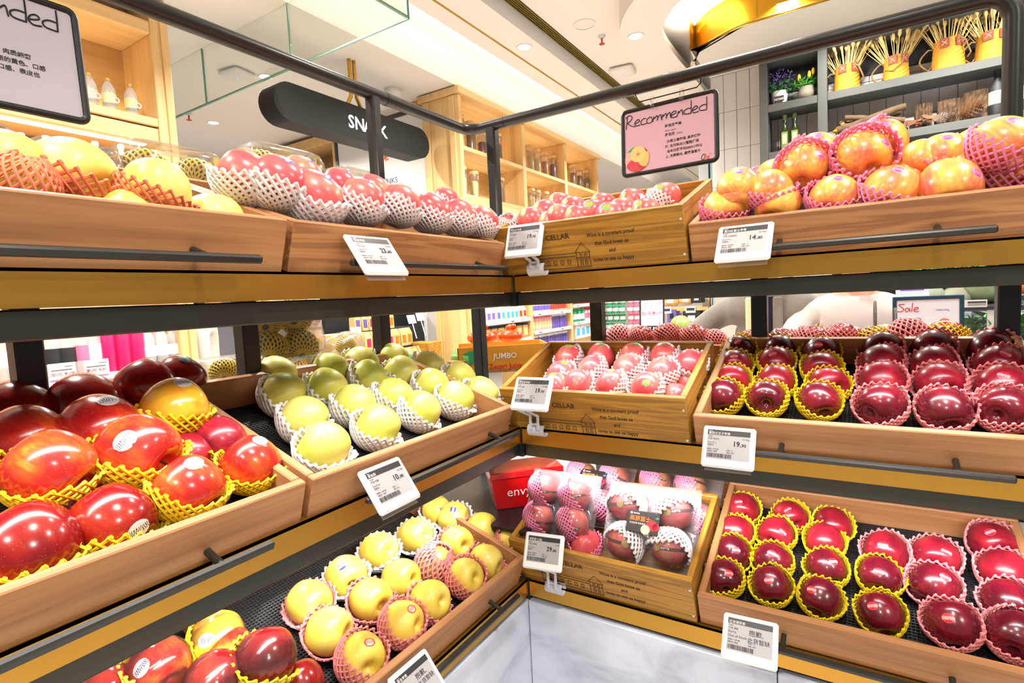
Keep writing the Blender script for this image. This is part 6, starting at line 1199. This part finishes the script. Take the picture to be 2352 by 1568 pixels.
# boards and far produce
def board(label, c, W_, H_, mat, fmat, par=None, tilt=.08, stand=True):
    m = frame(c, (1, 0, 0), (0, tilt, 1)); t = thing('price_board', label, 'sign', m)
    g = G(); g.box((-W_/2, -H_/2, -.004), (W_/2, H_/2, .0)); p = mk('poster', g, M[mat], t)
    for a, b in (((-W_/2-.008, -H_/2-.008, -.006), (-W_/2+.004, H_/2+.008, .004)), ((W_/2-.004, -H_/2-.008, -.006), (W_/2+.008, H_/2+.008, .004)), ((-W_/2, -H_/2-.008, -.006), (W_/2, -H_/2+.004, .004)), ((-W_/2, H_/2-.004, -.006), (W_/2, H_/2+.008, .004))): g = G(); g.box(a, b, .002); mk('frame_bar', g, M[fmat], t)
    if stand: g = G(); g.tube([(0, -H_/2, -.004), (0, -H_/2-.5, -.004)], .008, 8); mk('stand_pole', g, M['black'], t)
    return t, p
q0, q1 = at(1468, 680, 1, 3.0), at(1527, 747, 1, 3.0)
t, p = board('white price board with large red Chinese characters on a pole', V(((q0.x+q1.x)/2, 3.0, (q0.z+q1.z)/2)), abs(q1.x-q0.x)*.92, .245, 'sale', 'black')
F = T(0, 0, .0005); g = G(); g.text('加1元多1个', .034, F @ T(0, -.035, 0), 'C', True); mk('red_print', g, M['magenta'], p)
g = G(); g.text('农夫市集', .010, F @ T(-.085, .105, 0)); [g.text(s, .010, F @ T(-.07, .07-.02*k, 0)) for k, s in enumerate(('新鲜水果, 天天优惠', '品质好果, 加购更优惠, 欢迎选购', '数量有限, 售完即止'))]; hand(g, 'O', .045, -.11, .022, .001, F); mk('print', g, M['print'], p); g = G(); hand(g, "le'", .058, -.11, .022, .001, F); mk('logo_accent', g, M['red'], p); g = G(); g.disc(F, .075, .105, .018, 18); mk('red_dot', g, M['orangep'], p)
c = at(2130, 745, 1, 1.05)
t, p = board('framed Sale board with a coral price dot behind the far side apples', V((c.x, 1.05, c.z+.005)), .175, .165, 'sale', 'teal')
g = G(); hand(g, 'Sale', -.080, .038, .030, .0012, F, .95); mk('handwriting', g, M['red'], p); g = G(); [g.text(s, .010, F @ T(-.078, y, 0)) for s, y in (('佳沃蓝莓 500g', .012), ('红富士果 500g', .0), ('香蜜瓜 500g', -.012), ('特价 优惠', -.05))]; g.text('14900/500g', .008, F @ T(.02, .04, 0)); mk('print', g, M['purple'], p); g = G(); g.disc(F, .045, .0, .016, 18); mk('price_dot', g, M['orangep'], p)
# bread and melon table
plinth('produce_table', 'pale wooden produce table beyond the price board', 'table', (-1.35, 3.6, 0), (-.35, 4.6, .98), 'oakX')
for k, (px, py, r, mt, lb) in enumerate(((1563, 745, .085, 'melon', 'round striped green melon behind the far side apples'),)):
    c = at(px, py, 1, 3.45); g = G(); g.ell((0, 0, 0), (r, r, r*.92), 22, 14); o = mk('melon', g, FX['pear'] if 0 else M['melon'], None, 180, T(*c)); tag(o, lb, 'melon'); g = G(); g.tube([(0, 0, r*.9), (.01, 0, r*1.15)], .006, 6); mk('stem', g, M['stem'], o)
for k, (px, py, w, h, mt, lb) in enumerate(((1543, 690, .14, .10, 'paper', 'brown loaf pack on the upper table shelf, first'), (1578, 688, .13, .09, 'paper', 'brown loaf pack on the upper table shelf, second'), (1603, 685, .10, .08, 'deepblack', 'dark pack at the end of the upper table shelf'), (1547, 725, .09, .12, 'purple', 'purple pack with a dark leaf drawing'), (1592, 730, .16, .13, 'deepblack', 'black crate beside the purple pack'))):
    c = at(px, py, 1, 3.9); g = G(); g.box((-w/2, -.06, -h/2), (w/2, .06, h/2), .03 if mt == 'paper' else .006); o = mk('loaf_pack' if mt == 'paper' else 'produce_pack', g, M[mt], None, 40, T(*c)); tag(o, lb, 'pack'); g = G(); g.box((-w*.2, -.0615, -h*.2), (w*.2, -.06, h*.2)); mk('label_patch', g, M['curtainw' if mt != 'purple' else 'navyd'], o)
c = at(1570, 706, 1, 3.85); t = thing('produce_rack', 'pale oak rack shelf carrying the loaf packs', 'shelf', T(c.x, 3.85, c.z)); g = G(); g.box((-.28, 0, -.03), (.22, .2, 0), .003); mk('shelf', g, M['oakX'], t)
for x in (-.27, .20): g = G(); g.box((x, .15, -c.z), (x+.02, .2, .3)); mk('upright', g, M['oak'], t)
for i, x in enumerate((-.2, .02)): g = G(); g.box((x, -.012, -.05), (x+.09, -.002, .01), .002); l = mk('price_label', g, M['curtainw'], t); g = G(); g.rect(frame((x+.01, -.013, -.04), (1, 0, 0), (0, 0, 1)), 0, .01, .07, .035); mk('print', g, M['einkbar'], l)
# white column with a blue edge
a, b = at(1612, 720, 1, 4.0), at(1646, 720, 1, 4.0); t = thing('white_column', 'white square column with a blue strip beside the grey jacket', 'column', T(a.x, 4.0, 0))
g = G(); g.box((0, 0, 0), (.085, .25, 3.1), .004); mk('shaft', g, M['coldw'], t); g = G(); g.box((.085, .02, 0), (.10, .23, 3.1)); mk('dark_reveal', g, M['deepblack'], t); g = G(); g.box((.10, 0, 0), (.15, .25, 3.1), .003); mk('blue_strip', g, pm('pale_blue', (170, 206, 236), .4), t)

# ------------------------------------------------------------ open chiller with vegetables
FYc = 2.30
t = thing('open_chiller', 'open chiller cabinet of vegetables behind the sale board', 'chiller', T(0, FYc, 0)); x0 = at(2130, 700, 1, FYc).x-.35
g = G(); g.box((x0, .5, 0), (3.2, .55, 2.0)); mk('back_panel', g, M['deepblack'], t)
g = G(); g.box((x0-.03, 0, 0), (x0, .55, 2.0), .003); mk('side_panel', g, M['coldw'], t)
zs = at(2160, 703, 1, FYc).z; zl2 = at(2240, 786, 1, FYc).z
for z in (zs, zl2):
    g = G(); g.box((x0, 0, z-.025), (3.2, .5, z-.005), .002); mk('shelf', g, M['deepblack'], t)
    g = G(); g.box((x0, -.008, z-.03), (3.2, .0, z+.004)); mk('clear_rail', g, M['plastic'], t)
g = G(); g.box((x0, 0, 1.95), (3.2, .5, 2.0)); mk('canopy', g, M['coldw'], t)
for k in range(3): g = G(); g.box((x0, .02, zs-.09-.035*k), (3.2, .03, zs-.075-.035*k), .003); mk('grille_bar', g, M['deepblack'], t)
lamp('chiller_strip', (1.5, FYc+.12, 1.93), (0, .2, -1), 16, 1.8, .05, (.84, .93, 1), 160, (1, 0, 0)); lamp('chiller_strip', (1.5, FYc+.08, zs-.04), (0, .4, -1), 4, 1.8, .03, (.84, .93, 1), 160, (1, 0, 0))
for i, (px, lb, lean) in enumerate(((2150, 'fennel bulb with its fronds, first in the chiller', -.1), (2173, 'fennel bulb leaning on the next one', .5), (2196, 'fennel bulb upright with one thick stalk', 0), (2212, 'fennel bulb at the end with spread stalks', -.2))):
    r = .05; o = thing('fennel', lb, 'fennel', T(at(px, 690, 1, FYc+.1).x, FYc+.1, zs) @ Matrix.Rotation(lean, 4, 'Y'), 'fennel in the chiller')
    g = G(); g.lathe([(.01, 0), (r*.8, .012), (r, .04), (r*.9, .07), (r*.45, .11), (r*.3, .12)], 14); mk('bulb', g, pm('fennel_white', (232, 240, 214), .4), o, 60)
    g = G(); [g.tube([(.012*k, 0, .1), (.035*k, 0, .17), (.06*k, .01, .22)], [.012, .009, .005], 7) for k in (-1, 0, 1)]; mk('stalks', g, pm('stalk_green', (196, 222, 140), .5), o, 60); rb = random.Random(i); w = tuft('fronds', 'leafg', 60, .16, .08, .12, .03, o)
c = at(2265, 680, 1, FYc+.12); o = thing('lettuce', 'film wrapped pale green lettuce beside the steel post', 'lettuce', T(c.x, FYc+.12, zs)); g = G(); rb = random.Random(9); g.ell((0, 0, .085), (.11, .09, .085), 20, 12); g.v = [(x*(1+.06*sin(9*x*30+z*40)), y, z) for x, y, z in g.v]; mk('head', g, pm('lettuce', (190, 222, 160), .5, noise=.2, nscale=40), o, 60); g = G(); g.ell((0, 0, .088), (.116, .096, .088), 20, 12); mk('film', g, M['plastic'], o, 180)
c = at(2345, 672, 1, FYc+.1); o = thing('orange_pack', 'pack of orange slices cut off beyond the steel post', 'pack', T(c.x, FYc+.1, zs)); g = G(); g.box((-.08, -.05, 0), (.08, .05, .05), .01); mk('tray', g, M['plastic'], o); g = G(); g.ell((0, 0, .075), (.07, .045, .035), 16, 8); mk('slices', g, M['orange'], o, 60)
for i, (px, lb) in enumerate(((2192, 'clear bag of salad leaves beside the sale board'), (2262, 'clear bag of dark leaves with a white label'), (2345, 'clear bag of salad leaves beyond the steel post'))):
    o = thing('salad_bag', lb, 'salad', T(at(px, 760, 1, FYc+.06).x, FYc+.06, zl2), 'salad bags in the chiller'); rb = random.Random(i); tuft('leaves', 'leafg', 150, .02, .075, .14, .045, o)
    g = G(); g.box((-.09, -.045, 0), (.09, .045, .185), .03); mk('bag', g, M['plastic'], o, 40)
    if i == 1: g = G(); g.box((.0, -.047, .06), (.065, -.0455, .18)); mk('label_patch', g, M['curtainw'], o)
    else: g = G(); g.box((-.085, -.047, .09), (-.02, -.0455, .15)); mk('label_patch', g, M['deepblack'], o)
q = at(2240, 697, 1, FYc-.02); t2 = thing('price_label', 'white price label clipped under the lettuce', 'price label', frame((q.x, FYc-.02, q.z), (1, 0, 0), (0, 0, 1))); g = G(); g.box((-.045, -.018, 0), (.045, .018, .006), .002); mk('case', g, M['curtainw'], t2); g = G(); g.rect(T(0, 0, .0065), -.03, -.011, .04, .011); mk('screen', g, M['eink'], t2); g = G(); g.rect(T(0, 0, .0068), -.03, .004, .04, .011); mk('header_bar', g, M['einkbar'], t2)
q = at(2095, 672, 1, FYc-.02); t2 = thing('shelf_header', 'glowing pale blue header card at the chiller end', 'card', frame((q.x, FYc-.02, q.z), (1, 0, 0), (0, .4, 1))); g = G(); g.box((-.07, -.05, 0), (.07, .05, .004)); mk('card', g, M['coldw'], t2); g = G(); g.rect(T(0, 0, .0045), -.05, .01, .05, .03); mk('print', g, M['violet'], t2)

# ------------------------------------------------------------ people on the far side
def skin(pts, edges, rad, sub=2):
    m = bpy.data.meshes.new('s'); m.from_pydata([V(p) for p in pts], edges, []); o = bpy.data.objects.new('s', m); COL.objects.link(o)
    md = o.modifiers.new('k', 'SKIN'); md.use_smooth_shade = True; o.modifiers.new('u', 'SUBSURF').levels = sub
    for i, r in enumerate(rad): m.skin_vertices[0].data[i].radius = r if isinstance(r, tuple) else (r, r)
    m.skin_vertices[0].data[0].use_root = True
    dg = bpy.context.evaluated_depsgraph_get(); me = bpy.data.meshes.new_from_object(o.evaluated_get(dg)); bpy.data.objects.remove(o); return me
def dress(name, par, me, mat): me.materials.clear(); me.materials.append(mat); me.name = name; return obj(name, me, par)
def person(label, loc, rot, h, top, legs, armsL, armsR, hairmat='hair', lean=.0, sleeve=.046, girth=1.0, open_shirt=False, long=True):
    """facing local -Y; arms: shoulder, elbow, wrist, knuckles in local metres"""
    s = h/1.70; t = thing('person', label, 'person', T(*loc) @ Matrix.Rotation(rot, 4, 'Z'))
    sc = lambda P: [V(p)*s for p in P]
    tor = [(0, 0, .95), (0, .0, 1.12), (0, -.02-lean*.5, 1.30), (0, -.02-lean, 1.42), (0, -.03-lean*1.2, 1.48), (0, -.05-lean*1.4, 1.60)]
    legsP = [(-.09, 0, .90), (-.10, 0, .50), (-.10, .02, .09), (-.10, -.10, .04), (.09, 0, .90), (.10, 0, .50), (.10, .02, .09), (.10, -.10, .04)]
    A, Bm = list(armsL), list(armsR)
    P = tor+legsP+A+Bm; E = [(0, 1), (1, 2), (2, 3), (3, 4), (4, 5), (0, 6), (6, 7), (7, 8), (8, 9), (0, 10), (10, 11), (11, 12), (12, 13), (3, 14), (14, 15), (15, 16), (16, 17), (3, 18), (18, 19), (19, 20), (20, 21)]
    R = [(.13, .10), (.12, .09), (.15, .10), (.12, .08), .05, .055, .085, .055, .04, .035, .085, .055, .04, .035]+[.05, .042, .03, .034]*2
    me = skin(sc(P), E, [tuple(x*s for x in r) if isinstance(r, tuple) else r*s for r in R]); dress('body', t, me, M['skin'])
    hp = V((0, -.06-lean*1.4, 1.60))*s
    g = G(); g.ell(hp+V((0, -.012, .03))*s, (.073*s, .092*s, .115*s), 20, 14); g.ell(hp+V((0, -.102, .015))*s, (.012*s, .018*s, .018*s), 8, 6); g.ell(hp+V((-.075, .0, .02))*s, (.012*s, .02*s, .03*s), 8, 6); g.ell(hp+V((.075, .0, .02))*s, (.012*s, .02*s, .03*s), 8, 6); hd = mk('head', g, M['skin'], t, 180)
    g = G(); g.ell(hp+V((-.03, -.092, .035))*s, .009*s, 8, 6); g.ell(hp+V((.03, -.092, .035))*s, .009*s, 8, 6); mk('eyes', g, M['print'], hd); g = G(); g.box(hp+V((-.022, -.098, -.035))*s, hp+V((.022, -.088, -.028))*s, .002); mk('mouth', g, M['rust'], hd)
    g = G(); g.ell(hp+V((0, .018, .055))*s, (.088*s, .098*s, .10*s), 20, 12); 
    if long: g.ell(hp+V((0, .06, -.04))*s, (.085*s, .05*s, .14*s), 16, 10)
    mk('hair', g, M[hairmat], hd, 180)
    for S_, sd in ((A, -1), (Bm, 1)):
        pl, k = V(S_[2])*s, V(S_[3])*s; d = (k-pl).normalized(); sdv = d.cross(V((0, 0, 1))); sdv = sdv.normalized() if sdv.length > .1 else V((1, 0, 0)); hn = G()
        for f in range(4):
            q = k+sdv*(f-1.5)*.019*s; l = (.036, .042, .040, .032)[f]*s; hn.tube([q-d*.02*s, q+d*l*.5, q+d*l+V((0, 0, -.012))*s, q+d*l*1.25+V((0, 0, -.034))*s], [.0095*s, .009*s, .0082*s, .007*s], 7)
        hn.tube([pl+d*.02*s+sdv*.025*s*-sd, pl+d*.055*s+sdv*.045*s*-sd, pl+d*.085*s+sdv*.04*s*-sd+V((0, 0, -.012))*s], [.012*s, .0105*s, .008*s], 7); mk('hand_fingers', hn, M['skin'], t, 60)
    TP = [(0, 0, .80), (0, 0, .95), (0, 0, 1.12), (0, -.02-lean*.5, 1.30), (0, -.02-lean, 1.41), (0, -.03-lean*1.1, 1.46)]; g2 = sleeve
    P2 = TP+[tuple(V(A[0])), tuple(V(A[1])), tuple(V(A[2]))]+[tuple(V(Bm[0])), tuple(V(Bm[1])), tuple(V(Bm[2]))]
    me = skin(sc(P2), [(0, 1), (1, 2), (2, 3), (3, 4), (4, 5), (4, 6), (6, 7), (7, 8), (4, 9), (9, 10), (10, 11)], [tuple(x*s*girth for x in r) if isinstance(r, tuple) else r*s for r in [(.165, .125), (.165, .125), (.155, .115), (.17, .12), (.14, .10), .065, g2*1.3, g2*1.15, g2, g2*1.3, g2*1.15, g2]]); c = dress('jacket', t, me, M[top])
    me = skin(sc([(0, 0, .98), (0, 0, .90), (-.09, 0, .84), (-.10, 0, .50), (-.10, .02, .10), (.09, 0, .84), (.10, 0, .50), (.10, .02, .10)]), [(0, 1), (1, 2), (2, 3), (3, 4), (1, 5), (5, 6), (6, 7)], [tuple(x*s for x in r) if isinstance(r, tuple) else r*s for r in [(.15, .11), (.15, .115), .095, .07, .06, .095, .07, .06]]); dress('trousers', t, me, M[legs])
    return t, c, s
# grey jacket, bending to pick fruit
cA = at(1765, 700, 1, 1.28)
t, c, s = person('person in an open grey jacket over a navy shirt reaching for far side fruit', (cA.x+.0, 1.30, 0), .0, 1.62, 'grey', 'navyd', [(-.19, -.06, 1.36), (-.34, -.12, 1.24), (-.20, -.38, 1.15), (-.15, -.45, 1.13)], [(.19, -.06, 1.36), (.30, -.10, 1.16), (.20, -.40, 1.10), (.13, -.47, 1.09)], lean=.06, long=False)
g = G(); g.add([(-.03, -.155, 1.36), (.035, -.155, 1.36), (.03, -.150, 1.0), (-.045, -.150, 1.0)], [(0, 1, 2, 3)]); g.add([(x, y+.012, z) for x, y, z in [(-.03, -.155, 1.36), (.035, -.155, 1.36), (.03, -.150, 1.0), (-.045, -.150, 1.0)]], [(3, 2, 1, 0)]); mk('navy_shirt', g, M['navyd'], t)
for sgn in (-1, 1): g = G(); g.box((sgn*.05-.018, -.164, .98), (sgn*.05+.018, -.148, 1.36), .006); mk('jacket_placket', g, M['grey' if sgn > 0 else 'cream'], t)
# white hoodie with folded arms and a bag on the elbow
cB = at(1965, 700, 1, 1.22)
t, c, s = person('person in a white hoodie with folded arms and a navy strapped bag', (cB.x, 1.24, 0), .0, 1.58, 'hood', 'khaki', [(-.19, -.04, 1.36), (-.25, -.17, 1.235), (.04, -.25, 1.31), (.12, -.24, 1.325)], [(.19, -.04, 1.36), (.25, -.16, 1.21), (-.02, -.30, 1.265), (-.09, -.29, 1.275)], sleeve=.050)
for x, z in ((.055, 1.275), (.11, 1.25)): g = G(); g.tube([(x+.055*0, -.27+.058*cos(a), z*s/s+.058*sin(a)) for a in [2*pi*k/16 for k in range(16)]], .004, 5, closed=True); mk('cuff_stripe', g, M['greyd'], t)
bt = thing('shoulder_bag', 'canvas bag with navy straps and tan ends on the white sleeve', 'bag', T(cB.x-.08, .93, .80)); g = G(); g.box((-.14, -.05, 0), (.16, .05, .28), .02); mk('body', g, M['hood'], bt, 40)
for x in (-.03, .045):
    g = G(); g.tube([(x-.03, -.052, .18), (x-.01, -.054, .40), (x, -.03, .455), (x+.0, .03, .455), (x-.01, .052, .40), (x-.03, .05, .18)], .011, 6, sq=.35); st = mk('strap', g, M['navy'], bt, 60); g = G(); g.tube([(x-.004, -.050, .425), (x, -.03, .457), (x, .03, .457), (x-.004, .052, .42)], .013, 6, sq=.4); mk('tan_end', g, M['tan'], st, 60)
# shopper in the drinks aisle
cC = at(490, 800, 0, -3.4); t, c, s = person('person in a pale tee and khaki trousers standing beyond the dark post', (-3.42, cC.y-.06, 0), 2.6, 1.60, 'beige', 'khaki', [(-.19, 0, 1.36), (-.26, .0, 1.10), (-.22, -.10, .90), (-.20, -.14, .84)], [(.19, 0, 1.36), (.26, .0, 1.10), (.22, -.12, .92), (.2, -.16, .86)], sleeve=.05)
